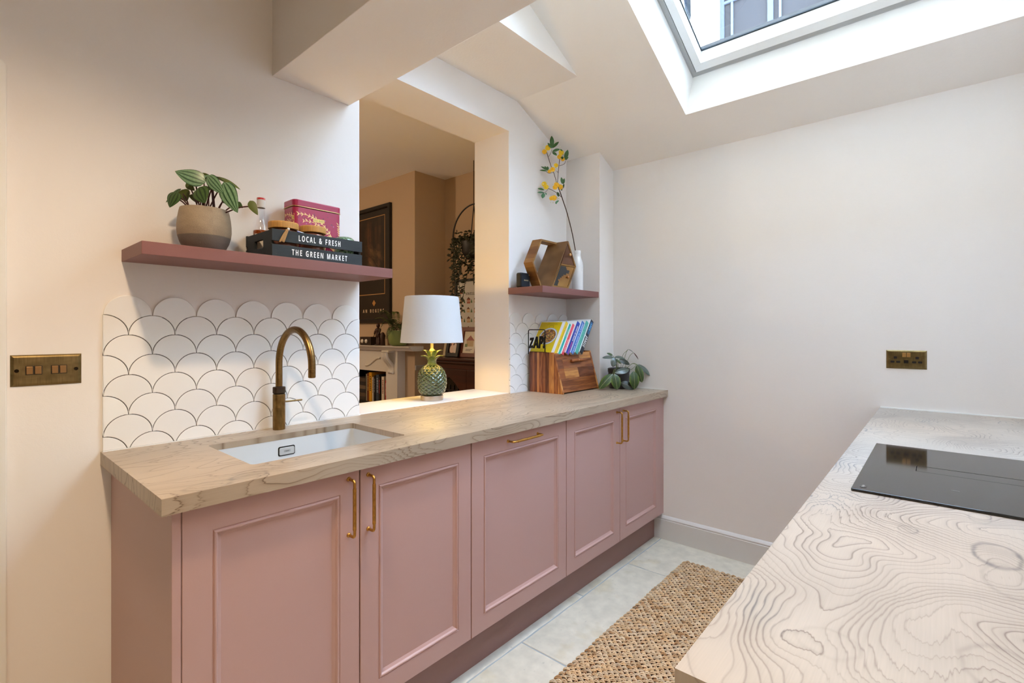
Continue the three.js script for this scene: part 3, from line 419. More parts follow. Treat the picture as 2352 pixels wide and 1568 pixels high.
{
  const c = V(0.235, 1.65, 0.13), S = 0.000193, p = (zx, zy, d = 0) => from(c, (zx - 690) * S, -(zy - 735) * S, d);
  const t = thing('potted_plant', 'striped-leaf plant in a round stoneware pot, on the left end of the long shelf', 'plant');
  const clay = dataTex(512, 256, (u, v) => { const g = noise(u * 260, v * 130) * 0.10 + fbm(u * 6, v * 9, 4) * 0.10, k = 1 + g; const band = smooth(0.325, 0.335, v + 0.006 * noise(u * 9, 3)); const a = [104 * k, 95 * k, 88 * k], b = [146 * k, 129 * k, 108 * k], m = noise(u * 300, v * 150) > 0.38 ? 18 : 0; return a.map((x, i) => x + (b[i] - x) * band + m * band); });
  const POT = new THREE.MeshStandardMaterial({ map: clay, roughness: 0.62, bumpMap: grey(256, 128, (u, v) => 0.5 + 0.5 * noise(u * 130, v * 64)), bumpScale: 0.0006 });
  const prof = [[0.0, 0.0], [0.047, 0], [0.051, 0.002], [0.0595, 0.014], [0.067, 0.03], [0.0722, 0.048], [0.0745, 0.066], [0.0742, 0.084], [0.0722, 0.104], [0.0692, 0.122], [0.067, 0.1315], [0.0662, 0.134], [0.0645, 0.1345], [0.0632, 0.133], [0.064, 0.12], [0.065, 0.1]];
  mesh('pot', lathe(prof, 64).translate(0.235, SY, 0.13), POT, t);
  mesh('soil', lathe([[0, 0.118], [0.03, 0.12], [0.0635, 0.116]], 32).translate(0.235, SY, 0.13), potDirt, t);
  const stemM = std('#43161a', 0.5);
  const D = 0.03;
  const vw = AW.clone().negate(), fc = (r, u, a) => V(0, 0, 0).addScaledVector(RT, r).addScaledVector(UP, u).addScaledVector(AW, -a).normalize();
  // [base end, tip, width, facing, material, droop, cup]
  const list = [
    [[800, 325, -0.03], [382, 180, -0.05], 255, fc(-0.1, 0.3, 1), PEP, 0.1, 0.1],
    [[520, 150, 0.02], [750, 165, 0.03], 130, fc(0.1, 0.1, -1), OLIVE, 0.1, 0.1],
    [[690, 195, -0.005], [855, 205, 0.01], 105, fc(0, 0.45, 0.8), PEP, 0.1, 0.1],
    [[900, 200, -0.01], [1278, 402, 0.0], 130, fc(0.25, 0.7, 0.4), OLIVE, 0.2, 0.05],
    [[765, 275, -0.025], [1090, 290, -0.02], 90, fc(0.1, 1, 0.0), PEP_DARK, 0.75, 0.1],
    [[885, 245, -0.045], [1190, 565, -0.055], 185, fc(-0.25, 0.2, 1), PEP, 0.2, 0.1],
    [[1150, 360, -0.05], [1406, 852, -0.06], 265, fc(-0.15, 0.2, 1), PEP, 0.1, 0.1],
    [[1470, 600, -0.015], [1614, 840, -0.02], 120, fc(0.3, -0.1, 1), OLIVE, 0.18, 0.08],
    [[340, 398, -0.01], [125, 640, -0.02], 110, fc(-0.6, 0.1, 0.8), PEP_DARK, 0.1, 0.5],
    [[240, 372, 0.02], [335, 560, 0.02], 205, fc(-0.1, 0.2, -1), OLIVE, 0.1, 0.1],
    [[385, 495, -0.04], [298, 756, -0.05], 225, fc(-0.1, 0.15, 1), PEP_DARK, 0.12, 0.12],
    [[520, 455, 0.01], [500, 592, 0.02], 215, fc(0, -0.3, 1), OLIVE, 0.1, 0.1],
    [[765, 435, -0.05], [912, 706, -0.065], 265, fc(-0.05, 0.08, 1), PEP_DARK, 0.12, 0.12],
    [[915, 505, 0.02], [1060, 570, 0.02], 130, fc(0, 0.1, 1), PEP_DARK, 0.1, 0.1],
    [[1120, 570, 0.03], [1230, 658, 0.03], 90, fc(0, 0.1, 1), PEP_DARK, 0.1, 0.1],
    [[610, 405, 0.0], [862, 402, -0.01], 80, fc(0, 0.3, 1), PEP_DARK, 0.1, 0.1],
    [[385, 290, 0.0], [530, 414, 0.0], 110, fc(0, -0.1, 1), OLIVE, 0.1, 0.1],
    [[785, 285, -0.01], [900, 376, -0.01], 110, fc(0, 0.3, 1), PEP, 0.1, 0.1],
    [[690, 488, -0.01], [665, 545, -0.01], 44, fc(0, 0.3, 1), PEP, 0.1, 0.1]];
  const roots = [[650, 690], [700, 690], [720, 680], [790, 690], [860, 720], [650, 700], [930, 735], [970, 740], [470, 690], [500, 700], [470, 680], [530, 690], [730, 690], [880, 720], [930, 720], [640, 690], [600, 690], [800, 700], [700, 700]];
  list.forEach(([a, b, w, up, m, droop, cup], i) => {
    const ex = p(...a), B = p(...b), A = ex.clone().lerp(B, 0.36);
    const lf = mesh('leaf', leafGeo(ex, B, w * S * 1.2, up, { droop, cup, shape: 'heart', nu: 12, nv: 6 }), m, t);
    const r0 = p(roots[i][0], roots[i][1] + 60, (i % 3 - 1) * 0.012), mid = r0.clone().lerp(A, 0.55).add(V(0, 0.006, 0));
    mesh('stalk', tube([r0, mid, A.clone().addScaledVector(up, -0.002)], 0.0021, 10, 7), stemM, lf);
  });
}
{ // black market crate
  const t = thing('crate', 'black slatted wooden crate with white lettering, on the long shelf', 'crate');
  const wood = (text, x0, sp, y = 0.5) => canvasTex(1344, 160, (c, w, h) => {
    c.fillStyle = '#20272c'; c.fillRect(0, 0, w, h); const r = rng(text.length * 7);
    for (let i = 0; i < 420; i++) { c.fillStyle = `rgba(${40 + r() * 40},${50 + r() * 40},${58 + r() * 40},${0.06 + r() * 0.12})`; c.fillRect(r() * w, r() * h, 60 + r() * 320, 1 + r() * 1.6); }
    for (let i = 0; i < 26; i++) { c.fillStyle = `rgba(150,120,96,${0.1 + r() * 0.3})`; c.fillRect(30 + r() * 26, r() * h, 3 + r() * 10, 1.5); c.fillRect(r() * w, r() < 0.5 ? 0 : h - 3, 10 + r() * 40, 2 + r() * 2); }
    c.fillStyle = '#eff1f1'; c.font = 'bold 112px sans-serif'; c.textBaseline = 'middle';
    let x = x0; for (const ch of text) { const m = c.measureText(ch).width; c.save(); c.translate(x, h * y); c.scale(0.60, 1); c.fillText(ch, 0, 4); c.restore(); x += ch === ' ' ? 34 : m * 0.60 + sp; }
    for (let i = 0; i < 60; i++) { c.fillStyle = 'rgba(32,39,44,0.5)'; c.fillRect(r() * w, r() * h, 4 + r() * 20, 1.2); }
  });
  const blk = std('#1f262b', 0.7), tex1 = wood('LOCAL & FRESH', 352, 11), tex2 = wood('THE GREEN MARKET', 262, 12);
  const slat = (y0, map) => { const g = bx(0.404, y0, 0.2125, 0.739, y0 + 0.0395, 0.222, 0.0008), p = g.attributes.position, n = g.attributes.normal, uv = g.attributes.uv; for (let i = 0; i < p.count; i++) n.getZ(i) > 0.6 ? uv.setXY(i, (p.getX(i) - 0.404) / 0.335, (p.getY(i) - y0) / 0.0395) : uv.setXY(i, 0.02, 0.5); return mesh('front_slat', g, std('#ffffff', 0.68, { map }), t, 'black slat with white letters'); };
  slat(1.5180, tex2); slat(1.5685, tex1);
  const endHole = x => { const s = new THREE.Shape(); s.moveTo(0.0155, 0); s.lineTo(0.212, 0); s.lineTo(0.212, 0.088); s.lineTo(0.0155, 0.088); s.closePath(); s.holes.push(roundRect(0.079, 0.034, 0.149, 0.062, 0.004, THREE.Path)); const g = extrude(s, 0.0085, 0.0005); g.rotateY(-Math.PI / 2); g.translate(x, 1.5175, 0); return mesh('end_board', uvBox(g), blk, t); };
  endHole(0.4135); endHole(0.738);
  for (const y of [1.518, 1.5685]) mesh('back_slat', bx(0.404, y, 0.006, 0.739, y + 0.0395, 0.015, 0.0008), blk, t);
  mesh('base', bx(0.414, 1.5175, 0.0155, 0.729, 1.5235, 0.212), blk, t);
}
{ // glass bottle of syrup
  const t = thing('bottle', 'clear glass bottle of amber liquid with a red and white cap, in the crate', 'bottle', [0.441, 1.5237, 0.044]);
  const GL = new THREE.MeshPhysicalMaterial({ color: '#ffffff', transmission: 1, thickness: 0, roughness: 0.03, ior: 1.45 });
  mesh('glass', lathe([[0, 0.001], [0.025, 0.001], [0.0265, 0.004], [0.0265, 0.1], [0.0258, 0.106], [0.021, 0.122], [0.0155, 0.14], [0.0135, 0.155], [0.0128, 0.172], [0.0125, 0.188], [0.0138, 0.19], [0.0138, 0.193]], 40), GL, t);
  mesh('liquid', lathe([[0, 0.003], [0.0252, 0.003], [0.0255, 0.006], [0.0255, 0.1], [0.0254, 0.104], [0, 0.104]], 40), new THREE.MeshPhysicalMaterial({ color: '#a2480e', roughness: 0.1, transmission: 0.4, thickness: 0 }), t);
  mesh('label', new THREE.CylinderGeometry(0.0268, 0.0268, 0.055, 40, 1, true, -1.2, 1.4).translate(0, 0.062, 0), std('#e9e0d4', 0.7, { side: THREE.DoubleSide }), t);
  const cap = mesh('cap', [lathe([[0.0136, 0.189], [0.0139, 0.2], [0.0137, 0.2145]], 32), lathe([[0.0128, 0.186], [0.0148, 0.1865], [0.0148, 0.189], [0.0128, 0.1895]], 32)], std('#d8d5d2', 0.4), t);
  const capTex = canvasTex(512, 64, (c, w, h) => { c.fillStyle = '#c9252b'; c.fillRect(0, 0, w, h); c.fillStyle = '#f4ded9'; c.font = 'bold 40px sans-serif'; c.textBaseline = 'middle'; c.fillText('MONIN', 20, h / 2); c.fillText('MONIN', 276, h / 2); });
  mesh('cap_top', [new THREE.CylinderGeometry(0.0138, 0.0138, 0.0065, 32).translate(0, 0.2178, 0)], std('#ffffff', 0.4, { map: capTex }), cap, 'red cap top');
}
{ // crimson tin with gilt branches
  const t = thing('tea_tin', 'crimson tin printed with golden leafy branches, standing in the crate', 'tin', [0.6225, 1.5237, 0.066]);
  const art = canvasTex(1024, 1024, (c, w, h) => {
    c.fillStyle = '#a51c4a'; c.fillRect(0, 0, w, h); const r = rng(77);
    const leaf = (x, y, a, l, col) => { c.save(); c.translate(x, y); c.rotate(a); c.fillStyle = col; c.beginPath(); c.moveTo(0, 0); c.quadraticCurveTo(l * 0.45, -l * 0.3, l, 0); c.quadraticCurveTo(l * 0.45, l * 0.3, 0, 0); c.fill(); c.restore(); };
    for (let i = 0; i < 70; i++) leaf(r() * w, 90 + r() * (h - 100), r() * 6.3, 26 + r() * 22, ['#2b2238', '#3a2443', '#8a1440'][i % 3]);
    for (let i = 0; i < 40; i++) { const x = r() * w, y = 100 + r() * (h - 100); c.fillStyle = '#b58ac4'; for (let k = 0; k < 5; k++) { c.beginPath(); c.arc(x + 9 * Math.cos(k * 1.257), y + 9 * Math.sin(k * 1.257), 4, 0, 7); c.fill(); } }
    const branch = (pts, lw) => { c.strokeStyle = '#efd08c'; c.lineWidth = lw; c.lineCap = 'round'; c.beginPath(); c.moveTo(...pts[0]); c.bezierCurveTo(...pts[1], ...pts[2], ...pts[3]); c.stroke();
      for (let s = 0.16; s < 1.0; s += 0.055) { const q = 1 - s, B = k => q * q * q * pts[0][k] + 3 * q * q * s * pts[1][k] + 3 * q * s * s * pts[2][k] + s * s * s * pts[3][k], D = k => 3 * q * q * (pts[1][k] - pts[0][k]) + 6 * q * s * (pts[2][k] - pts[1][k]) + 3 * s * s * (pts[3][k] - pts[2][k]); const a = Math.atan2(D(1), D(0)); for (const sd of [-1, 1]) if (r() < 0.8) leaf(B(0), B(1), a + sd * (0.6 + r() * 0.4), 44 + r() * 26, '#f3d592'); } };
    const o = [930, 1010]; branch([o, [960, 480], [560, 60], [90, 130]], 12); branch([o, [900, 520], [620, 180], [200, 250]], 9); branch([o, [850, 560], [560, 220], [70, 560]], 8); branch([o, [840, 640], [700, 330], [300, 700]], 7); branch([o, [900, 760], [640, 300], [360, 940]], 6); branch([o, [780, 800], [620, 760], [560, 640]], 6); branch([o, [980, 700], [1000, 480], [950, 200]], 8); branch([o, [700, 1000], [560, 420], [470, 980]], 5); branch([[250, 480], [120, 560], [60, 700], [40, 900]], 6);
    c.fillStyle = '#e3c671'; c.fillRect(400, 168, 240, 66); c.fillStyle = '#6b5128'; c.font = '42px serif'; c.textAlign = 'center'; c.textBaseline = 'middle'; c.fillText('TEA  BAGS', 520, 202);
  });
  const W = 0.19, D = 0.092, RR = 0.018, H = 0.2, outline = (i) => roundRect(-W / 2 + i, -D / 2 + i, W / 2 - i, D / 2 - i, RR - i * 0.5);
  const g = extrude(outline(0.0014), H, 0.001, 10); g.rotateX(-Math.PI / 2); { const q = g.index ? g.toNonIndexed() : g, p = q.attributes.position, n = q.attributes.normal, uv = q.attributes.uv; for (let i = 0; i < p.count; i++) { if (Math.abs(n.getX(i)) > 0.75) uv.setXY(i, 0.06 + 0.42 * (p.getZ(i) / D + 0.5), p.getY(i) / H); else uv.setXY(i, p.getX(i) / W + 0.5, p.getY(i) / H); } mesh('body', q, phys('#ffffff', 0.32, { map: art, clearcoat: 0.4 }), t); }
  const red = phys('#a3184a', 0.32, { clearcoat: 0.4 });
  const lid = extrude(outline(0), 0.024, 0.003, 10); lid.rotateX(-Math.PI / 2); lid.translate(0, 0.2035, 0); const lm = mesh('lid', lid, red, t);
  const bead = extrude(outline(-0.0012), 0.0022, 0.0008, 10); bead.rotateX(-Math.PI / 2); bead.translate(0, 0.2022, 0); mesh('rim', bead, std('#e2c58a', 0.3, { metalness: 0.8 }), lm, 'gilt rim');
}
{ // jars
  const bamboo = dataTex(256, 64, (u, v) => { const k = 1 + 0.14 * noise(u * 50, v * 2) + 0.1 * Math.sign(Math.sin(v * 22)) * 0.3; return [196 * k, 146 * k, 78 * k]; });
  const BAM = std('#ffffff', 0.5, { map: bamboo }), COPPER = phys('#8a5a4a', 0.18, { clearcoat: 0.8, metalness: 0.2 });
  const jar = (x, z, r, h, label) => { const t = thing('jar', label, 'jar', [x, 1.5237, z]); mesh('body', lathe([[0, 0], [r * 0.84, 0], [r * 0.9, 0.004], [r * 0.9, h - 0.012], [r * 0.82, h - 0.002], [0, h - 0.002]], 40), COPPER, t); mesh('lid', lathe([[0, h - 0.001], [r * 0.96, h - 0.001], [r, h + 0.001], [r, h + 0.02], [r * 0.965, h + 0.0225], [0, h + 0.0225]], 48), BAM, t, 'bamboo lid'); };
  jar(0.473, 0.151, 0.0495, 0.099, 'jar with a bamboo lid beside the bottle, behind the twine tassel');
  jar(0.574, 0.161, 0.0455, 0.099, 'jar with a bamboo lid directly in front of the crimson tin');
  const spk = dataTex(128, 128, (u, v) => { const k = noise(u * 40, v * 40); return k > 0.28 ? [30, 40, 34] : k < -0.25 ? [196, 208, 180] : [84 + 60 * k, 128 + 50 * k, 96 + 40 * k]; });
  const t = thing('jar', 'small speckled green pot with a domed lid, at the right end of the crate', 'jar', [0.6935, 1.5237, 0.171]); const G = phys('#ffffff', 0.3, { map: spk, clearcoat: 0.5 });
  mesh('body', lathe([[0, 0], [0.03, 0], [0.0345, 0.006], [0.035, 0.08], [0, 0.08]], 36), G, t); mesh('lid', lathe([[0.0, 0.0815], [0.036, 0.0815], [0.0375, 0.084], [0.036, 0.092], [0.027, 0.0995], [0.012, 0.1025], [0.0, 0.103]], 36), G, t);
}
{ // twine tassel and a blue packet hung on the front slat
  const t = thing('tassel', 'jute twine tassel with a white bead hung over the crate front', 'tassel'); const tw = std('#b08d62', 0.95), r = rng(3);
  for (let i = 0; i < 9; i++) { const o = (i - 4) * 0.0014, b = (r() - 0.5) * 0.012; mesh('strand', tube([V(0.452 + o * 0.4, 1.6005, 0.2075), V(0.4525 + o * 0.5, 1.6105, 0.2155), V(0.4525 + o * 0.5, 1.6085, 0.2235 + 0.001 * (i % 3)), V(0.445 + o, 1.593, 0.2258 + 0.0014 * (i % 2)), V(0.4335 + o * 1.4 + b * 0.4, 1.567 + b * 0.4, 0.2262 + 0.0012 * (i % 3))], 0.00135, 14, 6), tw, t); }
  mesh('bead', new THREE.SphereGeometry(0.0046, 20, 14).translate(0.4605, 1.6142, 0.2165), std('#eef0f2', 0.4), t);
  const b = thing('packet', 'small bright blue packet poking out between the two bamboo lids', 'packet');
  mesh('foil', uvBox(hexa([[0.505, 1.59, 0.2005], [0.531, 1.586, 0.2005], [0.531, 1.586, 0.2035], [0.505, 1.59, 0.2035], [0.4955, 1.6148, 0.204], [0.519, 1.6105, 0.204], [0.519, 1.6105, 0.207], [0.4955, 1.6148, 0.207]])), phys('#1635b4', 0.35), b);
  mesh('seam', uvBox(hexa([[0.4958, 1.6138, 0.2038], [0.5192, 1.6095, 0.2038], [0.5192, 1.6095, 0.2072], [0.4958, 1.6138, 0.2072], [0.4948, 1.6162, 0.2045], [0.5182, 1.6119, 0.2045], [0.5182, 1.6119, 0.2067], [0.4948, 1.6162, 0.2067]])), std('#dfe4f2', 0.5), b);
}
// ---------------------------------------------------------------- right shelf
const RY = 1.518;
tag(mesh('floating_shelf', bx(1.8295, 1.482, 0.0005, 2.4155, RY, 0.25, 0.0012), PINK_SHELF), 'short dusky pink floating shelf in the recess, carrying the hexagon box', 'shelf');
{
  const t = thing('speaker', 'small black portable speaker with gold script, at the left end of the recess shelf', 'speaker', [1.8835, RY, 0.0665]);
  const grille = grey(128, 128, (u, v) => 0.5 + 0.5 * Math.sin(u * 400) * Math.sin(v * 400)); 
  mesh('body', new RoundedBoxGeometry(0.082, 0.086, 0.04, 5, 0.011).translate(0, 0.0435, 0), std('#0d1216', 0.55), t);
  mesh('grille', extrude(roundRect(-0.037, 0.006, 0.037, 0.081, 0.008), 0.0016, 0.0005).translate(0, 0, 0.0195), std('#121a22', 0.8, { bumpMap: grille, bumpScale: 0.0005 }), t);
  const lt = canvasTex(512, 160, (c, w, h) => { c.fillStyle = '#121a22'; c.fillRect(0, 0, w, h); c.fillStyle = '#e0c68e'; c.font = 'italic bold 118px serif'; c.textAlign = 'center'; c.textBaseline = 'middle'; c.setTransform(1, 0, -0.12, 1, 12, 0); c.fillText('Marshall', w / 2, h / 2); });
  mesh('logo', new THREE.PlaneGeometry(0.04, 0.0125).translate(0.004, 0.043, 0.0213), std('#ffffff', 0.5, { map: lt }), t, 'gold script lettering');
  mesh('strap_stud', lathe([[0, 0.0022], [0.003, 0.0018], [0.0036, 0]], 16).rotateX(Math.PI / 2).translate(0.031, 0.075, 0.021), std('#d9b877', 0.3, { metalness: 0.9 }), t);
}
const mirrored = t => { t.wrapS = t.wrapT = THREE.MirroredRepeatWrapping; return t; };
const walnut = (a, b, seed, su = 5, sv = 60) => mirrored(dataTex(256, 256, (u, v) => { const w = fbm(u * su * 0.5 + seed, v * 4 + seed, 3), k = 0.5 + 0.5 * Math.sin((v * 9 + w * 1.5 + noise(u * su, v * sv + seed) * 0.5) * 3.1) * 0.62 + 0.25 * noise(u * su * 2, v * sv * 2); return a.map((x, i) => x + (b[i] - x) * clamp(k)); }));
{ // hexagon box with two drawers
  const t = thing('hexagon_box', 'brown wooden hexagon frame with two small drawers, on the recess shelf', 'box', [2.039, RY + 0.1425, 0]);
  const s = 0.1635, H = s * Math.sqrt(3) / 2, hx = [[-s / 2, -H], [s / 2, -H], [s, 0], [s / 2, H], [-s / 2, H], [-s, 0]];
  const wd = std('#a5844f', 0.55, { map: walnut([236, 216, 190], [150, 116, 82], 3) }), wd2 = std('#94744a', 0.6, { map: walnut([220, 204, 190], [176, 152, 128], 9, 12, 20) });
  const th = 0.011, inn = hx.map(([x, y]) => [x * (1 - th / H), y * (1 - th / H)]);
  const board = (i, z0, z1, m = wd) => { const a = hx[i], b = hx[(i + 1) % 6], c = inn[(i + 1) % 6], d = inn[i]; const f = (p, z) => [p[0], p[1], z]; return mesh('board', hexa([f(a, z0), f(b, z0), f(b, z1), f(a, z1), f(d, z0), f(c, z0), f(c, z1), f(d, z1)]), m, t); };
  board(3, 0.078, 0.142); board(4, 0.078, 0.142); board(5, 0.078, 0.142); board(0, 0.078, 0.22); board(1, 0.078, 0.22); board(2, 0.078, 0.22);
  const dx = 0.5, dy = 0.866, off = (p, o) => [p[0] - dy * o, p[1] + dx * o];           // the long slanted divider
  { const a = hx[0], b = hx[3], a2 = off(a, 0.009), b2 = off(b, 0.009), f = (p, z) => [p[0], p[1], z]; a2[1] = Math.max(a2[1], -H); mesh('divider', hexa([f(a, 0.078), f(b, 0.078), f(b, 0.22), f(a, 0.22), f([a2[0], a2[1] ], 0.078), f([b2[0], Math.min(b2[1], H)], 0.078), f([b2[0], Math.min(b2[1], H)], 0.22), f(a2, 0.22)]), wd2, t); }
  const q = (pts, z0, z1) => prismZ(pts, z0, z1);
  mesh('rail', q([[0.008, -0.006], [s - 0.013, -0.006], [s - 0.013, 0.002], [0.012, 0.002]], 0.08, 0.2195), wd, t);
  const knob = () => lathe([[0, 0.017], [0.006, 0.0165], [0.0085, 0.013], [0.007, 0.007], [0.004, 0.003], [0.004, 0]], 20).rotateX(Math.PI / 2);
  const up = mesh('drawer', q([[0.016, 0.0035], [s - 0.016, 0.0035], [s / 2 - 0.002, H - 0.0135]], 0.1, 0.2165), std('#7d5a3e', 0.6, { map: walnut([225, 200, 180], [170, 140, 120], 21, 9, 14) }), t);
  mesh('knob', knob().translate(0.09, 0.062, 0.2165), std('#c9955c', 0.35), up);
  const lo = mesh('drawer', q([[-s / 2 + 0.011, -H + 0.012], [s / 2 - 0.008, -H + 0.012], [s - 0.015, -0.0075], [0.008, -0.0075]], 0.1, 0.2165), std('#b18c50', 0.6, { map: walnut([240, 225, 200], [190, 160, 130], 33, 9, 14) }), t);
  mesh('knob', knob().translate(0.066, -0.073, 0.2165), std('#a9682c', 0.3), lo);
  const hexes = []; const r = 0.0066; for (let i = -9; i < 22; i++) for (let j = 0; j < 17; j++) { const x = -0.075 + i * r * 1.732 + (j % 2) * r * 0.866, y = -H + 0.017 + j * r * 1.5; const left = -s / 2 + 0.014 + (y + H) / 1.732; const lim = left + 0.032 + 0.046 * smooth(-0.09, -0.05, y) * (1 - 0.55 * smooth(-0.035, -0.012, y)) + 0.016 * noise(j * 0.9 + 3, 2.2) + (y > -0.05 && y < -0.03 ? 0.03 : 0); if (x > left + 0.003 && x < lim && y < -0.014) { const h = new THREE.Shape(); for (let k = 0; k < 6; k++) { const a = k * Math.PI / 3 + Math.PI / 6; k ? h.lineTo(x + r * 0.98 * Math.cos(a), y + r * 0.98 * Math.sin(a)) : h.moveTo(x + r * 0.98 * Math.cos(a), y + r * 0.98 * Math.sin(a)); } hexes.push(new THREE.ExtrudeGeometry(h, { depth: 0.001, bevelEnabled: false }).translate(0, 0, 0.2163)); } }
  const hm = mesh('inlay', hexes, std('#2b2b2c', 0.7), lo, 'black honeycomb inlay'); hm.userData.kind = 'stuff';
}
{ // white bottle vase, and the branch in it
  const t = thing('vase', 'white ceramic bottle vase at the right end of the recess shelf', 'vase', [2.325, RY, 0.15]);
  mesh('body', lathe([[0, 0], [0.0325, 0], [0.0348, 0.003], [0.0352, 0.1], [0.035, 0.165], [0.0335, 0.182], [0.0285, 0.199], [0.0228, 0.213], [0.0198, 0.228], [0.0192, 0.24], [0.0205, 0.2425], [0.0208, 0.2465], [0.0198, 0.25], [0.0208, 0.2535], [0.0205, 0.259], [0.0188, 0.2605], [0.0165, 0.2595], [0.016, 0.25], [0.016, 0.15]], 48), phys('#eeedeb', 0.22, { clearcoat: 0.5 }), t);
  mesh('crest', tube([V(0.006, 0.155, 0.0352), V(0.0, 0.153, 0.0355), V(0.001, 0.142, 0.0355), V(-0.001, 0.13, 0.0355), V(0.005, 0.127, 0.0352)].map(v => v.applyAxisAngle(UP, -0.15)), 0.0006, 16, 5), std('#d5d3d0', 0.4), t);
  const b = thing('flower_branch', 'tall thin branch with yellow blossoms and green leaves, standing in the white bottle vase', 'branch');
  const c = V(2.325, RY + 0.2605, 0.15), S = 0.000439, p = (zx, zy, d = 0) => from(c, (zx - 781) * S, -(zy - 1674) * S, d);
  const bark = std('#4a3528', 0.85), D1 = -0.05;
  const st = (pts, r, n = 24) => mesh('stem', tube(pts.map(q => p(...q)), r, n, 7), bark, b);
  st([[775, 1950, 0.0], [765, 1800, 0], [735, 1600, -0.004], [690, 1400, -0.02], [620, 1150, -0.035], [560, 980, -0.045], [510, 840, D1]], 0.0031, 40);
  st([[510, 840, D1], [480, 760, D1], [425, 595, D1 - 0.01], [380, 480, D1 - 0.01], [345, 370, D1 - 0.01], [325, 300, D1 - 0.01]], 0.0019);
  st([[500, 830, D1], [485, 740, D1 + 0.01], [492, 600, D1 + 0.02], [505, 480, D1 + 0.025], [512, 400, D1 + 0.025], [525, 330, D1 + 0.025]], 0.0019);
  st([[540, 935, D1], [470, 890, D1 - 0.02], [400, 850, D1 - 0.025], [345, 830, D1 - 0.03]], 0.0016); st([[345, 835, D1 - 0.03], [300, 885, D1 - 0.035], [250, 890, D1 - 0.035]], 0.001);
  st([[352, 365, D1 - 0.01], [385, 310, D1], [400, 255, D1]], 0.0011); st([[515, 470, D1 + 0.025], [560, 450, D1 + 0.03], [592, 430, D1 + 0.03], [600, 390, D1 + 0.03]], 0.0013); st([[415, 588, D1 - 0.01], [360, 608, D1 - 0.02], [320, 590, D1 - 0.02]], 0.0013); st([[498, 575, D1 + 0.02], [470, 545, D1 + 0.02]], 0.0011); st([[545, 820, D1], [575, 780, D1 + 0.01], [560, 720, D1 + 0.01]], 0.0011); st([[480, 930, D1], [440, 940, D1 - 0.02], [420, 960, D1 - 0.02]], 0.0011);
  const LF = [phys('#2f5c2a', 0.5, { side: THREE.DoubleSide }), phys('#3d6b3a', 0.5, { side: THREE.DoubleSide }), phys('#4f8a63', 0.5, { side: THREE.DoubleSide })];
  const leaves = [[400, 255, 392, 88, 0, 62], [395, 260, 335, 185, 0, 44], [405, 255, 495, 170, 0, 48], [398, 305, 512, 275, 0, 54], [400, 310, 467, 366, 0, 46], [565, 320, 525, 238, 1, 46], [592, 390, 630, 248, 0, 60], [600, 395, 640, 350, 0, 24], [590, 385, 522, 350, 0, 50], [340, 570, 240, 520, 1, 36], [335, 580, 222, 572, 1, 32], [345, 570, 290, 515, 1, 34], [350, 560, 330, 515, 1, 26], [555, 735, 535, 640, 1, 40], [568, 735, 580, 655, 1, 34], [560, 790, 578, 735, 1, 26], [545, 800, 540, 835, 1, 22], [505, 915, 478, 850, 0, 44], [290, 845, 195, 830, 0, 40], [295, 885, 190, 884, 2, 34], [285, 885, 262, 968, 2, 56], [305, 880, 318, 920, 2, 22], [505, 965, 450, 1015, 2, 30], [460, 1000, 455, 1050, 2, 26]];
  for (const [a0, a1, b0, b1, m, w] of leaves) { const d = D1 + (a0 > 480 ? 0.02 : -0.02); mesh('leaf', leafGeo(p(a0, a1, d), p(b0, b1, d - 0.008), w * S, AW.clone().negate().add(V(0, 0.5, 0)).normalize(), { shape: 'long', cup: 0.25, droop: 0.25 }), LF[m], b); }
  const YEL = phys('#f8cf08', 0.55, { side: THREE.DoubleSide, transmission: 0.15, thickness: 0 }), ORA = phys('#eeb40c', 0.55, { side: THREE.DoubleSide }), rr = rng(12);
  const petal = (x, y, R, m, d) => { R *= 1.2; const f = []; for (let k = 0; k < 5; k++) { const a = k * 1.257 + rr(), o = p(x, y, d); const dir = V(0, 0, 0).addScaledVector(RT, Math.cos(a)).addScaledVector(UP, Math.sin(a) * 0.9).addScaledVector(AW, -0.55).normalize(); f.push(leafGeo(o.clone().addScaledVector(dir, -R * S * 0.35), o.clone().addScaledVector(dir, R * S * 0.95), R * S * 1.5, AW.clone().negate().addScaledVector(dir, -0.5).normalize(), { cup: 0.3, droop: 0.3, nu: 5, nv: 3 })); } f.push(new THREE.SphereGeometry(R * S * 0.62, 12, 8).translate(...p(x, y, d).toArray())); mesh('blossom', f, m, b); };
  for (const [x, y, R, m] of [[340, 248, 42, 0], [292, 303, 36, 1], [537, 290, 40, 0], [512, 350, 36, 1], [560, 385, 30, 1], [455, 498, 34, 0], [408, 553, 36, 1], [362, 580, 28, 1], [288, 760, 38, 0], [316, 800, 38, 0], [462, 770, 38, 1], [442, 806, 36, 1], [523, 780, 40, 1], [428, 955, 40, 1], [390, 960, 32, 1]]) petal(x, y, R, m ? ORA : YEL, D1 + (x > 470 ? 0.02 : -0.012));
  const BUD = std('#e8e6cf', 0.6); for (const [x, y] of [[285, 195], [272, 235], [300, 240], [518, 210], [495, 240], [575, 300], [430, 515], [468, 532], [338, 515], [275, 762], [330, 745], [242, 782], [280, 822], [450, 720], [475, 722], [415, 765], [415, 1020], [375, 1015], [490, 940], [505, 945], [480, 955], [368, 935]]) mesh('bud', new THREE.SphereGeometry(0.0042, 10, 8).translate(...p(x, y, D1 + (x > 470 ? 0.012 : -0.02)).toArray()), BUD, b);
}
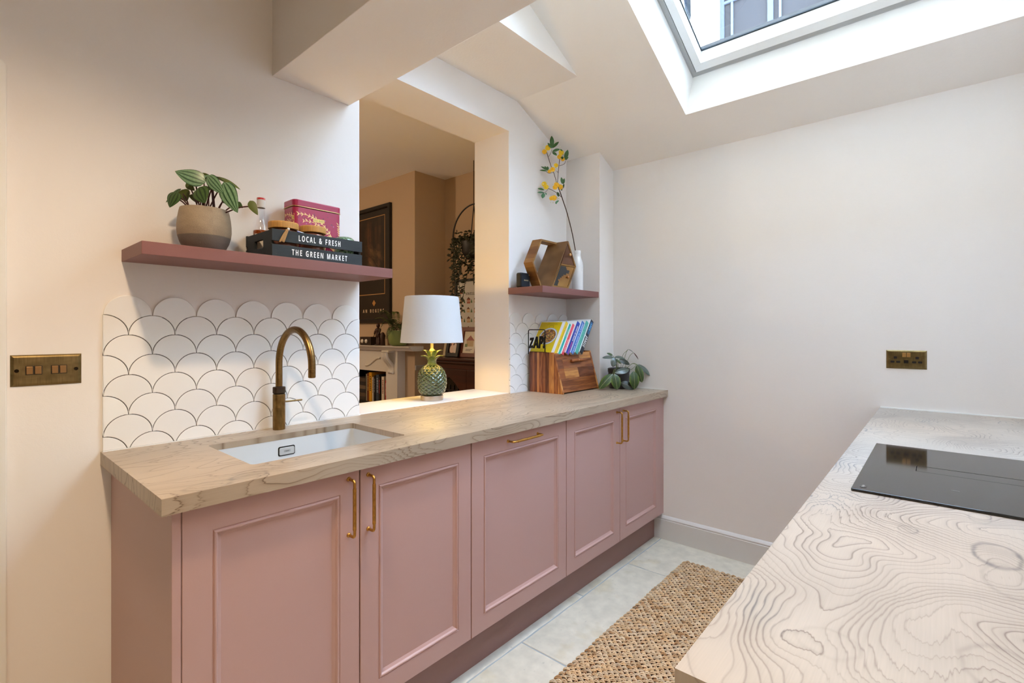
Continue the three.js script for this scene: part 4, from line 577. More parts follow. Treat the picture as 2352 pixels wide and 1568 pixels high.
// ---------------------------------------------------------------- bread bin, books and bookend
{
  const t = thing('bread_bin', 'striped dark wood bread bin with a slanting front, under the row of cookbooks', 'bread bin');
  const x0 = 1.99, x1 = 2.384, Y = 0.9105, zb = 0.03, top = 1.146;
  const dark = [138, 80, 48], mid = [178, 112, 62], lite = [224, 164, 92];
  const tw = [0, 1, 2, 3].map(k => walnut([255, 250, 244], [[176, 142, 122], [196, 164, 142], [214, 182, 158], [158, 122, 104]][k], 5 + k * 11, 3, 14));
  const tint = (c, k) => phys(new THREE.Color().setRGB(c[0] / 255, c[1] / 255, c[2] / 255, THREE.SRGBColorSpace), 0.38, { map: tw[k % 4], clearcoat: 0.25, clearcoatRoughness: 0.3 });
  const staves = [[0, 0.10, dark, 3], [0.10, 0.155, mid, 1], [0.155, 0.235, dark, 0], [0.235, 0.30, lite, 2], [0.30, 0.47, mid, 3], [0.47, 0.60, dark, 3], [0.60, 0.74, lite, 1], [0.74, 0.86, mid, 0], [0.86, 1.0, lite, 3]];
  const zf = y => 0.272 + (0.207 - 0.272) * (y - Y) / (top - Y);          // the slanting front edge of a side
  for (const [xa, xb, side] of [[x0, x0 + 0.013, 0], [x1 - 0.013, x1, 1]]) for (const [a, b, c, k] of staves) {
    const za = zb + a * 0.242, zc = zb + b * 0.242, y1 = z => z <= 0.207 ? top : Y + (0.272 - z) / (0.272 - 0.207) * (top - Y);
    const pts = [[za, Y], [zc, Y], [zc, y1(zc)]]; if (za < 0.207 && zc > 0.207) pts.push([0.207, top]); if (y1(za) > Y + 0.001) pts.push([za, y1(za)]);
    const g = new THREE.ExtrudeGeometry(poly(pts), { depth: xb - xa, bevelEnabled: false }); g.rotateY(-Math.PI / 2); g.translate(xb, 0, 0);
    const uv = g.attributes.uv, p = g.attributes.position; for (let i = 0; i < p.count; i++) uv.setXY(i, p.getY(i) * 4, p.getZ(i) * 7 + k); mesh('side_stave', g, tint(c, k), t);
  }
  mesh('top', bx(x0 + 0.013, top - 0.032, zb, x1 - 0.013, top - 0.02, 0.2), tint(dark, 1), t); mesh('back', bx(x0 + 0.013, Y, zb, x1 - 0.013, top - 0.032, zb + 0.008), tint(dark, 0), t); mesh('base', bx(x0 + 0.013, Y + 0.003, zb + 0.008, x1 - 0.013, Y + 0.011, 0.245), std('#140d08', 0.7), t);
  const ang = Math.atan2(0.065, top - Y), door = new THREE.Group(); door.name = 'door'; door.position.set((x0 + x1) / 2, Y + 0.006, 0.2655); door.rotation.x = -ang; t.add(door);
  const len = Math.hypot(0.065, top - Y) - 0.012, W = (x1 - x0) / 2 - 0.0145;
  const rows = [[0, 0.30, [[-1, 1, mid, 3]]], [0.30, 0.345, [[-1, 1, mid, 0]]], [0.345, 0.60, [[-1, -0.72, mid, 2], [-0.72, 0.06, lite, 1], [0.06, 1, dark, 0]]], [0.60, 0.83, [[-1, -0.7, dark, 1], [-0.7, 0.3, mid, 0], [0.3, 1, mid, 3]]], [0.83, 1, [[-1, -0.2, mid, 3], [-0.2, 0.3, mid, 1], [0.3, 1, lite, 2]]]];
  for (const [a, b, cols] of rows) for (const [u0, u1, c, k] of cols) { const g = bx(u0 * W, a * len + 0.0002, -0.008, u1 * W, b * len - 0.0002, 0.004, 0.0004), uv = g.attributes.uv, p = g.attributes.position; for (let i = 0; i < p.count; i++) uv.setXY(i, p.getX(i) * 3.5 + k * 0.3, p.getY(i) * 6 + k * 0.21); mesh('door_stave', g, tint(c.map(x => x * 0.92), k), door); }
  const hd = mesh('handle', [new THREE.CapsuleGeometry(0.009, 0.1, 6, 20).rotateZ(Math.PI / 2).scale(1, 1, 0.9).translate(0.0, len * 0.775, 0.022), bc(-0.042, len * 0.775, 0.012, 0.012, 0.01, 0.02), bc(0.042, len * 0.775, 0.012, 0.012, 0.01, 0.02)], tint(mid, 1), door);
  mesh('handle_pin', lathe([[0, 0.001], [0.0022, 0.0008], [0.0024, 0]], 12).rotateX(Math.PI / 2).translate(0.012, len * 0.776, 0.0302), std('#d8d2c4', 0.3, { metalness: 1 }), hd);
}
{ // seven leaning cookbooks: bottom edge on the bin, spines towards the room
  const TH = 33.2 * Math.PI / 180, Yb = 1.1465, cos = Math.cos(TH), sin = Math.sin(TH);
  const spine = (bg, lines) => canvasTex(128, 1024, (c, w, h) => { c.fillStyle = bg; c.fillRect(0, 0, w, h); for (const [txt, x, y, size, col, font] of lines) { c.save(); c.translate(x, y); c.rotate(Math.PI / 2); c.fillStyle = col; c.font = `${font ?? 'bold'} ${size}px sans-serif`; c.textBaseline = 'middle'; c.fillText(txt, 0, 0); c.restore(); } });
  const cover = canvasTex(768, 940, (c, w, h) => {
    c.fillStyle = '#e4c316'; c.fillRect(0, 0, w, h); c.strokeStyle = '#5b4c14'; c.lineWidth = 5; c.strokeRect(330, 130, 120, 90); c.strokeRect(330, 660, 120, 90);
    c.fillStyle = '#8e7a16'; c.font = '30px sans-serif'; c.textAlign = 'center'; c.fillText('THE ROASTING TIN', 390, 70); c.fillText('simple one dish dinners', 390, 104);
    c.fillStyle = '#cfd6e2'; c.beginPath(); c.ellipse(390, 440, 262, 244, 0, 0, 7); c.fill(); c.strokeStyle = '#7f8ba3'; c.lineWidth = 6; c.stroke(); c.fillStyle = '#8a5a22'; c.beginPath(); c.ellipse(390, 440, 222, 204, 0, 0, 7); c.fill();
    const r = rng(8); const cols = ['#c98a2c', '#e0a53c', '#7a3d1c', '#4c2a3c', '#5c6b2a', '#d9b370', '#b5651d', '#3c2a44']; for (let i = 0; i < 420; i++) { const a = r() * 6.3, d = Math.sqrt(r()); c.fillStyle = cols[Math.floor(r() * 8)]; c.save(); c.translate(390 + Math.cos(a) * d * 205, 440 + Math.sin(a) * d * 188); c.rotate(r() * 6.3); c.beginPath(); c.ellipse(0, 0, 8 + r() * 22, 5 + r() * 9, 0, 0, 7); c.fill(); c.restore(); }
    c.fillStyle = '#9a861c'; for (let i = 0; i < 5; i++) c.fillRect(300, 800 + i * 20, 180, 5);
  });
  // [thickness, height, depth, spine texture, cover colour, label, gap after]
  const B = [
    [0.026, 0.224, 0.188, spine('#e2c01c', [['THE ROASTING TIN', 64, 120, 62, '#8c7414', 'normal'], ['SUN & CO', 64, 700, 40, '#8c7414', 'normal']]), '#e2c01c', 'bright yellow cookbook with a bowl of food on its cover, first in the leaning row'],
    [0.0185, 0.214, 0.185, spine('#1fb3b0', [['ONE POT', 64, 180, 58, '#f0d060']]), '#f2f2f0', 'thin white cookbook with a turquoise spine, second in the leaning row'],
    [0.0215, 0.212, 0.186, spine('#e6485a', [['COOK', 64, 140, 56, '#d93080'], ['BOLD & FRESH', 64, 520, 60, '#f8e8e4']]), '#f4f3f0', 'white cookbook with a coral red spine, third in the leaning row'],
    [0.034, 0.222, 0.186, spine('#1a3fa8', [['MADE IN INDIA', 70, 120, 66, '#f4f5fa'], ['MEERA SODHA', 70, 640, 58, '#e0408c']]), '#f3f3f1', 'thick white cookbook with a royal blue spine and pink lettering'],
    [0.032, 0.226, 0.19, spine('#3f74c4', [["JAMIE'S 15 MINUTE MEALS", 64, 60, 76, '#bcd8f6']]), '#eef0f2', 'mid-blue spined cookbook between the royal blue one and the sea-green one'],
    [0.033, 0.228, 0.19, canvasTex(128, 1024, (c, w, h) => { c.fillStyle = '#57b5a8'; c.fillRect(0, 0, w, h); const r = rng(6); for (let i = 0; i < 240; i++) { c.strokeStyle = ['#2f8a80', '#8ad4c6', '#3c9c92'][i % 3]; c.lineWidth = 3; c.beginPath(); const x = r() * w, y = r() * h; c.moveTo(x, y); c.quadraticCurveTo(x + 20, y - 14, x + 34 * (r() - 0.5), y - 40); c.stroke(); } }), '#e9eeec', 'cookbook with a sea-green leaf patterned spine'],
    [0.034, 0.236, 0.195, canvasTex(128, 1024, (c, w, h) => { c.fillStyle = '#0f2236'; c.fillRect(0, 0, w, h); c.fillStyle = '#2b7fc0'; for (let i = 0; i < 9; i++) c.fillRect(20, 60 + i * 42, 88, 22); c.save(); c.translate(64, 500); c.rotate(Math.PI / 2); c.fillStyle = '#f2f4f6'; c.font = 'bold 120px sans-serif'; c.textBaseline = 'middle'; c.fillText('JAMIE', 0, 6); c.restore(); c.save(); c.translate(64, 90); c.rotate(Math.PI / 2); c.fillStyle = '#6cc0ee'; c.font = 'bold 96px sans-serif'; c.textBaseline = 'middle'; c.fillText('SAVE', 0, 6); c.restore(); }), '#f4f5f5', 'dark navy spined cookbook at the far end of the row, leaning on the wall']];
  let x = 2.004, yPrev = null, thPrev = 0;
  B.forEach(([th, h, d, tex, cov, label], i) => {
    const yNow = Yb - 0.0202 + th * sin; if (yPrev !== null) x += (thPrev + (yNow - yPrev) * sin) / cos + 0.0006; yPrev = yNow; thPrev = th;
    const t = thing('cookbook', label, 'book', [x, Yb - 0.0202 + th * sin, [0.2, 0.209, 0.217, 0.226, 0.232, 0.236, 0.243][i]], 'leaning cookbooks on the bread bin'); t.rotation.z = -TH;
    const ct = 0.0024, cm = std(cov, 0.35), zs = 0, zf = -d;
    // own axes: x through the thickness, y up the book, z towards the spine; the low left edge rests on the bin
    const shift = 0; 
    const lift = i === 6 ? 0 : 0;
    const side = (xa, xb, m) => { const g = bx(xa, lift, zf, xb, lift + h, zs - 0.001, 0.0006); return g; };
    if (i === 0) { const g = side(0, ct), p = g.attributes.position, n = g.attributes.normal, uv = g.attributes.uv; for (let k = 0; k < p.count; k++) n.getX(k) < -0.6 && p.getZ(k) < -0.026 ? uv.setXY(k, (p.getZ(k) - zf) / d, p.getY(k) / h) : uv.setXY(k, (p.getZ(k) - zf) / d, p.getY(k) / h); mesh('front_cover', g, phys('#ffffff', 0.3, { map: cover, clearcoat: 0.3 }), t); mesh('cover_band', bx(-0.0003, 0, -0.024, 0.0001, h, -0.002), std('#f3f3f2', 0.4), t); mesh('cover_edge', [bx(-0.0002, -0.0001, zf - 0.001, 0.0002, h, zf + 0.006), bx(-0.0003, h - 0.005, zf, 0.0002, h + 0.0004, -0.001), bx(-0.0003, -0.0004, zf, 0.0002, 0.006, -0.001)], std('#f3f3f2', 0.4), t); }
    else mesh('front_cover', side(0, ct), cm, t);
    mesh('back_cover', side(th - ct, th), cm, t);
    mesh('pages', bx(ct, lift + 0.004, zf + 0.004, th - ct, lift + h - 0.004, zs - 0.004), std('#efe9dc', 0.9), t);
    const sg = new THREE.CylinderGeometry(th / 2, th / 2, h, 20, 1, false, -Math.PI / 2, Math.PI); sg.scale(1, 1, 0.2); sg.translate(th / 2, lift + h / 2, zs - 0.0015); const p = sg.attributes.position, uv = sg.attributes.uv; for (let k = 0; k < p.count; k++) uv.setXY(k, p.getX(k) / th, (p.getY(k) - lift) / h);
    mesh('spine', sg, phys('#ffffff', 0.32, { map: tex, clearcoat: 0.3 }), t, 'coloured spine');
    if (i === 0) for (const k of [0, 1]) mesh('bookmark', bx(ct + 0.004 + k * 0.005, h - 0.01, -0.06 - k * 0.05, ct + 0.0048 + k * 0.005, h + 0.008, -0.045 - k * 0.05), std('#e6e23a', 0.6), t, 'yellow sticky marker');
  });
}
const font = await new FontLoader().loadAsync('fonts/droid/droid_sans_bold.typeface.json');
{ // wire bookend with cut-out letters, standing against the yellow book
  const t = thing('bookend', 'black metal bookend frame with the word ZAP cut in steel, on the bread bin edge', 'bookend', [1.9835, 1.1375, 0]);
  const blk = std('#0d0d0d', 0.5, { metalness: 0.4 });
  mesh('frame', tube([V(0, -0.005, 0.027), V(0, 0.06, 0.027), V(0, 0.128, 0.027), V(0, 0.137, 0.03), V(0, 0.14, 0.04), V(0, 0.14, 0.09), V(0, 0.14, 0.138), V(0, 0.137, 0.147), V(0, 0.128, 0.15), V(0, 0.06, 0.15), V(0, 0.011, 0.15)], 0.0029, 60, 8), blk, t);
  mesh('foot', bx(-0.0012, 0.0092, 0.03, 0.02, 0.0105, 0.148), blk, t);
  const L = ['Z', 'A', 'P', '!'], gs = []; let z = 0.028;
  L.forEach((ch, i) => { const g = new TextGeometry(ch, { font, size: [0.056, 0.062, 0.066, 0.062][i], depth: 0.003, curveSegments: 4, bevelEnabled: true, bevelThickness: 0.0006, bevelSize: 0.0034, bevelSegments: 1 }); g.computeBoundingBox(); const b = g.boundingBox, w = b.max.x - b.min.x; g.translate(-b.min.x, -b.min.y, 0); g.applyMatrix4(new THREE.Matrix4().set(0.82, 0.16, 0, 0, 0.04, 1, 0, 0, 0, 0, 1, 0, 0, 0, 0, 1)); g.rotateY(-Math.PI / 2); g.translate(0.0015, 0.03, z); gs.push(g); z += w * 0.82 + [0.001, -0.0005, 0.001, 0][i]; });
  const lw = merge(gs); { const p = lw.attributes.position, z1 = z; for (let i = 0; i < p.count; i++) p.setZ(i, 0.031 + (p.getZ(i) - 0.028) * 0.117 / (z1 - 0.028)); lw.computeVertexNormals(); } mesh('lettering', lw, blk, t, 'steel letters ZAP!');
}
{ // prayer plant in a dark pot
  const c = V(2.487, 0.9105, 0.352), S = 0.0002617, p = (zx, zy, d = 0) => from(c, (zx - 665) * S, Math.max(0.004, -(zy - 1160) * S), d);
  const t = thing('potted_plant', 'prayer plant with pale-veined leaves in a dark pot, at the far corner of the worktop', 'plant');
  mesh('pot', lathe([[0, 0], [0.056, 0], [0.06, 0.002], [0.066, 0.1], [0.069, 0.103], [0.069, 0.124], [0.066, 0.126], [0.064, 0.124], [0.063, 0.1]], 48).translate(c.x, c.y, c.z), phys('#3b3c40', 0.4), t);
  mesh('soil', lathe([[0, 0.112], [0.064, 0.11]], 24).translate(c.x, c.y, c.z), potDirt, t);
  const mk = (g0, g1, vein) => dataTex(128, 256, (u, v) => { const d = Math.abs(u - 0.5) * 2, st = Math.sin((v * 26 + d * 7)) * 0.5 + 0.5, mid = Math.exp(-Math.pow((u - 0.5 + 0.018 * noise(v * 26, 1)) * (62 + 24 * noise(v * 30, 5)), 2)), k = 1 + 0.12 * noise(u * 20, v * 20), e = smooth(0.5, 0.95, d); return [0, 1, 2].map(i => { let x = g0[i] + (g1[i] - g0[i]) * clamp(e * 0.8 + st * 0.12); x *= k; return x + (vein[i] - x) * mid * 0.72; }); });
  const GRN = phys('#ffffff', 0.42, { map: mk([44, 70, 28], [104, 126, 42], [214, 190, 150]), side: THREE.DoubleSide, clearcoat: 0.15 }), GRY = phys('#ffffff', 0.3, { map: mk([78, 92, 84], [96, 108, 98], [196, 168, 152]), side: THREE.DoubleSide, clearcoat: 0.4, clearcoatRoughness: 0.3 }), DRK = phys('#ffffff', 0.4, { map: mk([36, 46, 36], [40, 52, 40], [190, 160, 145]), side: THREE.DoubleSide }), RED = phys('#4a1c1c', 0.5, { side: THREE.DoubleSide });
  const fc = (r, u, a) => V(0, 0, 0).addScaledVector(RT, r).addScaledVector(UP, u).addScaledVector(AW, -a).normalize();
  const list = [[440, 790, -0.1, 105, 1135, -0.12, 215, fc(-0.35, 0.4, 1), GRN, 0.2], [470, 785, -0.11, 525, 1215, -0.125, 225, fc(0, 0.25, 1), GRN, 0.25], [935, 730, -0.09, 950, 1205, -0.1, 235, fc(0.05, 0.25, 1), GRN, 0.25], [1045, 590, -0.06, 1155, 1000, -0.07, 185, fc(-0.15, 0.3, 1), GRN, 0.2], [640, 1000, -0.075, 960, 1215, -0.09, 190, fc(-0.3, 0.6, 1), DRK, 0.3], [840, 700, -0.075, 495, 770, -0.095, 165, fc(-0.1, 0.7, 0.9), GRY, 0.2], [535, 420, -0.02, 245, 430, -0.03, 120, fc(0, 0.85, 0.7), GRY, 0.25], [530, 415, -0.04, 470, 640, -0.06, 150, fc(0.1, 0.3, 1), GRY, 0.2], [545, 410, -0.03, 805, 460, -0.02, 115, fc(0.1, 0.85, 0.6), GRY, 0.35], [620, 470, -0.05, 885, 580, -0.05, 150, fc(0.1, 0.65, 0.8), DRK, 0.25], [1090, 590, -0.02, 1385, 855, -0.03, 150, fc(0.35, 0.65, 0.8), GRY, 0.35], [570, 450, -0.05, 665, 565, -0.06, 60, fc(0, 0.3, 1), GRN, 0.2], [520, 375, 0.0, 375, 320, 0.0, 80, fc(0, 0.6, 0.6), GRN, 0.1], [860, 225, -0.03, 990, 305, -0.035, 70, fc(0.3, 0.9, 0.3), GRY, 0.35], [985, 300, -0.035, 1097, 465, -0.04, 65, fc(0.8, 0.2, 0.5), RED, 0.2]];
  list.forEach(([ax, ay, ad, bx2, by, bd, w, up, m, droop]) => { const A = p(ax, ay, ad), B = p(bx2, by, bd); const lf = mesh('leaf', leafGeo(A, B, w * S, up, { droop, cup: 0.12, nu: 10, nv: 6 }), m, t); if (ay < 700 || ax < 900) { const r0 = from(c, (ax - 665) * S * 0.35, 0.115, ad * 0.3), mid = r0.clone().lerp(A, 0.6).add(V(0, 0.02, 0)); mesh('stalk', tube([r0, mid, A], 0.0013, 10, 6), std('#6a7a3a', 0.6), lf); } });
  mesh('stalk', tube([from(c, 0.01, 0.115, 0), p(740, 380, -0.02), p(830, 260, -0.03), p(862, 225, -0.03)], 0.0012, 16, 6), std('#6a7a3a', 0.6), t);
  mesh('stalk', tube([from(c, 0.03, 0.115, -0.02), p(920, 700, -0.05), p(1040, 590, -0.05), p(1090, 590, -0.02)], 0.0013, 16, 6), std('#6a7a3a', 0.6), t);
}
// ---------------------------------------------------------------- pineapple lamp on the sill
{
  const t = thing('table_lamp', 'green glazed pineapple table lamp with a white shade, lit, on the sill of the opening', 'lamp', [1.354, 0.9127, -0.107]);
  mesh('base', lathe([[0, 0], [0.0565, 0], [0.0578, 0.0015], [0.0578, 0.024], [0.0565, 0.0262], [0, 0.0262]], 64), new THREE.MeshStandardMaterial({ color: '#c4b9ac', metalness: 1, roughness: 0.3, bumpMap: grey(512, 8, u => 0.5 + 0.5 * noise(u * 240, 1)), bumpScale: 0.0004 }), t, 'brushed steel base');
  // faceted fruit: a grid round the axis, every diamond a little pyramid
  const P = [], U = [], I = [], nu = 224, nv = 120, H = 0.159, prof = s => { const q = [[0, 0.047], [0.05, 0.058], [0.16, 0.069], [0.34, 0.0752], [0.5, 0.0752], [0.68, 0.0708], [0.84, 0.0585], [0.94, 0.0425], [1, 0.026]]; for (let i = 0; i + 1 < q.length; i++) if (s <= q[i + 1][0]) { const k = (s - q[i][0]) / (q[i + 1][0] - q[i][0]); const m = i ? (q[i + 1][1] - q[i - 1][1]) / (q[i + 1][0] - q[i - 1][0]) : (q[1][1] - q[0][1]) / q[1][0], n = i + 2 < q.length ? (q[i + 2][1] - q[i][1]) / (q[i + 2][0] - q[i][0]) : (q[i + 1][1] - q[i][1]) / (q[i + 1][0] - q[i][0]), d = q[i + 1][0] - q[i][0], k2 = k * k, k3 = k2 * k; return q[i][1] * (2 * k3 - 3 * k2 + 1) + m * d * (k3 - 2 * k2 + k) + q[i + 1][1] * (3 * k2 - 2 * k3) + n * d * (k3 - k2); } return 0.026; };
  const tri = x => Math.abs(x - Math.floor(x + 0.5)) * 2;             // 0 at a valley, 1 on a ridge middle
  for (let j = 0; j <= nv; j++) for (let i = 0; i <= nu; i++) {
    const s = j / nv, a = i / nu * Math.PI * 2, u = i / nu * 14, v = s * 7.4 + 0.35 * Math.sin(s * 3.1), p1 = tri(u + v), p2 = tri(u - v), d = Math.min(p1, p2), bump = 0.0052 * (Math.pow(d, 0.75)) - 0.0026, r = prof(s) + bump * smooth(0, 0.06, s) * (1 - 0.5 * smooth(0.85, 1, s));
    P.push(r * Math.cos(a), 0.0262 + s * H, r * Math.sin(a)); U.push(i / nu, s);
  }
  for (let j = 0; j < nv; j++) for (let i = 0; i < nu; i++) { const a = j * (nu + 1) + i, b = a + nu + 1; I.push(a, b, a + 1, b, b + 1, a + 1); }
  const g = new THREE.BufferGeometry(); g.setAttribute('position', new THREE.Float32BufferAttribute(P, 3)); g.setAttribute('uv', new THREE.Float32BufferAttribute(U, 2)); g.setIndex(I); g.computeVertexNormals();
  const glaze = dataTex(1024, 512, (u, v) => { const a = u * 14, b = v * 7.4 + 0.35 * Math.sin(v * 3.1), d = Math.min(tri(a + b), tri(a - b)), k = smooth(0.0, 0.42, d), n = 1 + 0.15 * fbm(u * 40, v * 20, 3); return [(96 - 62 * k) * n, (104 - 42 * k) * n, (76 - 46 * k) * n]; });
  const GLZ = phys('#ffffff', 0.16, { map: glaze, clearcoat: 1, clearcoatRoughness: 0.06 });
  mesh('fruit', g, GLZ, t);
  const LEAF = phys('#6d7f3c', 0.2, { clearcoat: 1, clearcoatRoughness: 0.08, side: THREE.DoubleSide });
  mesh('neck', lathe([[0.027, 0.184], [0.0235, 0.192], [0.0225, 0.204], [0.025, 0.218], [0.0215, 0.228], [0.02, 0.244], [0.012, 0.249], [0.0, 0.25]], 32), LEAF, t);
  for (let k = 0; k < 11; k++) { const up2 = k > 5, n = up2 ? 5 : 6, a = (k % 6) / n * 6.283 + (up2 ? 0.5 : 0.15), y = up2 ? 0.212 : 0.186, R = up2 ? 0.056 : 0.065, rise = up2 ? 0.044 : 0.043, d = V(Math.cos(a), 0, Math.sin(a)), b0 = V(0, y, 0).addScaledVector(d, 0.017), mid = V(0, y + rise * 1.0, 0).addScaledVector(d, R * 0.36), tip = V(0, y + rise, 0).addScaledVector(d, R);
    const cv = new THREE.QuadraticBezierCurve3(b0, mid, tip), q = [], uu = [], ii = [], M = 10, side = V(-d.z, 0, d.x);
    for (let i = 0; i <= M; i++) { const s = i / M, c = cv.getPoint(s), w = 0.0155 * Math.pow(1 - Math.pow(s, 2.6), 0.6) * (0.75 + 0.5 * s), th = 0.0028 * (1 - 0.6 * s); for (let e = 0; e < 8; e++) { const f = e / 8 * 6.283; const o = c.clone().addScaledVector(side, w * Math.cos(f)).add(V(0, th * Math.sin(f) + w * 0.35 * Math.pow(Math.cos(f), 2), 0)); q.push(o.x, o.y, o.z); } }
    for (let i = 0; i < M; i++) for (let e = 0; e < 8; e++) { const f = (e + 1) % 8; ii.push(i * 8 + e, (i + 1) * 8 + e, i * 8 + f, (i + 1) * 8 + e, (i + 1) * 8 + f, i * 8 + f); }
    const lg = new THREE.BufferGeometry(); lg.setAttribute('position', new THREE.Float32BufferAttribute(q, 3)); lg.setIndex(ii); lg.computeVertexNormals(); mesh('crown_leaf', lg, LEAF, t); }
  mesh('stem', lathe([[0.0, 0.248], [0.0135, 0.248], [0.0145, 0.252], [0.0135, 0.259], [0.009, 0.264], [0.0075, 0.268], [0.0075, 0.297], [0.0128, 0.3], [0.0128, 0.338], [0.0, 0.338]], 28), std('#d8c592', 0.3, { metalness: 0.5 }), t);
  const bulb = mesh('bulb', lathe([[0.0, 0.341], [0.0125, 0.342], [0.014, 0.35], [0.022, 0.375], [0.027, 0.4], [0.027, 0.47], [0.024, 0.505], [0.0, 0.52]], 28), new THREE.MeshStandardMaterial({ color: '#fff0cf', emissive: GOLD, emissiveIntensity: 6 }), t);
  for (const [y, I0] of [[0.375, LAMP_LOW], [0.505, LAMP_HIGH]]) { const l = new THREE.PointLight(GOLD, I0, 0, 2); l.position.set(0, y, 0); l.castShadow = true; l.shadow.radius = 0.7; t.add(l); }
  const ln = grey(512, 512, (u, v) => 0.5 + 0.25 * noise(u * 300, v * 40) + 0.25 * noise(u * 60, v * 300));
  const SH = std('#d3d4d5', 0.9, { bumpMap: ln, bumpScale: 0.0004 });
  const sh = mesh('shade', lathe([[0.1588, 0.2975], [0.1608, 0.297], [0.1612, 0.299], [0.1383, 0.5325], [0.1375, 0.5335], [0.1355, 0.532], [0.158, 0.2995], [0.1588, 0.2975]], 96), SH, t);
  { const a = -2.2, d = V(Math.cos(a), 0, Math.sin(a)), s = V(-d.z, 0, d.x); const c = (r, y, o) => V(0, y, 0).addScaledVector(d, r).addScaledVector(s, o).toArray(); mesh('seam', hexa([c(0.1595, 0.299, -0.005), c(0.1595, 0.299, 0.005), c(0.1618, 0.299, 0.005), c(0.1618, 0.299, -0.005), c(0.1367, 0.5325, -0.0045), c(0.1367, 0.5325, 0.0045), c(0.1391, 0.5325, 0.0045), c(0.1391, 0.5325, -0.0045)]), SH, sh); }
  mesh('spider', [0, 1, 2].map(k => rod(V(0.012 * Math.cos(k * 2.094), 0.337, 0.012 * Math.sin(k * 2.094)), V(0.156 * Math.cos(k * 2.094), 0.305, 0.156 * Math.sin(k * 2.094)), 0.0014, 6)), std('#d0c8b8', 0.4), sh);
}
// ---------------------------------------------------------------- chimney breast wall
{
  const t = thing('framed_poster', 'tall dark film poster in a black frame on the chimney breast wall', 'poster', [BX - 0.001, 1.866, -2.083], undefined, -Math.PI / 2);
  mesh('frame', rings(0.72, 1.048, [[0, 0], [0, 0.024], [0.003, 0.027], [0.028, 0.027], [0.034, 0.02], [0.036, 0.01]], false), std('#0c0a08', 0.35), t);
  const print = canvasTex(720, 1040, (c, w, h) => {
    c.fillStyle = '#1a110a'; c.fillRect(0, 0, w, h); c.strokeStyle = '#b98a52'; c.lineWidth = 7; c.strokeRect(66, 60, w - 132, 740); const r = rng(19);
    const gr = c.createLinearGradient(0, 60, 0, 800); gr.addColorStop(0, '#22150c'); gr.addColorStop(0.5, '#120b07'); gr.addColorStop(1, '#150d08'); c.fillStyle = gr; c.fillRect(72, 66, w - 144, 728);
    for (let i = 0; i < 46; i++) { const x = 90 + r() * (w - 200), bw = 10 + r() * 46, y = 66 + r() * 200; c.fillStyle = `rgba(${150 + r() * 50},${88 + r() * 30},${40 + r() * 20},${0.03 + r() * 0.07})`; c.fillRect(x, y, bw, 60 + r() * 330); }
    for (let i = 0; i < 40; i++) { c.fillStyle = `rgba(190,140,90,${0.04 + r() * 0.07})`; c.beginPath(); c.ellipse(360 + r() * 260, 330 + r() * 220, 30 + r() * 60, 12 + r() * 26, 0.7, 0, 7); c.fill(); }
    for (let i = 0; i < 12; i++) { c.fillStyle = `rgba(200,140,80,${0.1 + r() * 0.2})`; c.fillRect(440 + r() * 180, 560 + r() * 60, 5 + r() * 8, 20 + r() * 70); }
    c.fillStyle = '#b07b3c'; c.save(); c.translate(470, 884); c.rotate(0.785); c.fillRect(-22, -22, 44, 44); c.restore();
    c.fillStyle = '#d8c0a0'; c.font = 'bold 44px sans-serif'; c.textBaseline = 'middle'; let x = 272; for (const ch of 'AN BEGINS') { c.fillText(ch, x, 958); x += ch === ' ' ? 30 : c.measureText(ch).width + 17; }
  });
  mesh('print', rings(0.652, 0.98, [[0, 0.004], [0, 0.009]]), std('#ffffff', 0.4, { map: print }), t);
  const g = t.children[1].geometry, p = g.attributes.position, uv = g.attributes.uv; for (let i = 0; i < p.count; i++) uv.setXY(i, p.getX(i) / 0.652 + 0.5, p.getY(i) / 0.98 + 0.5);
}
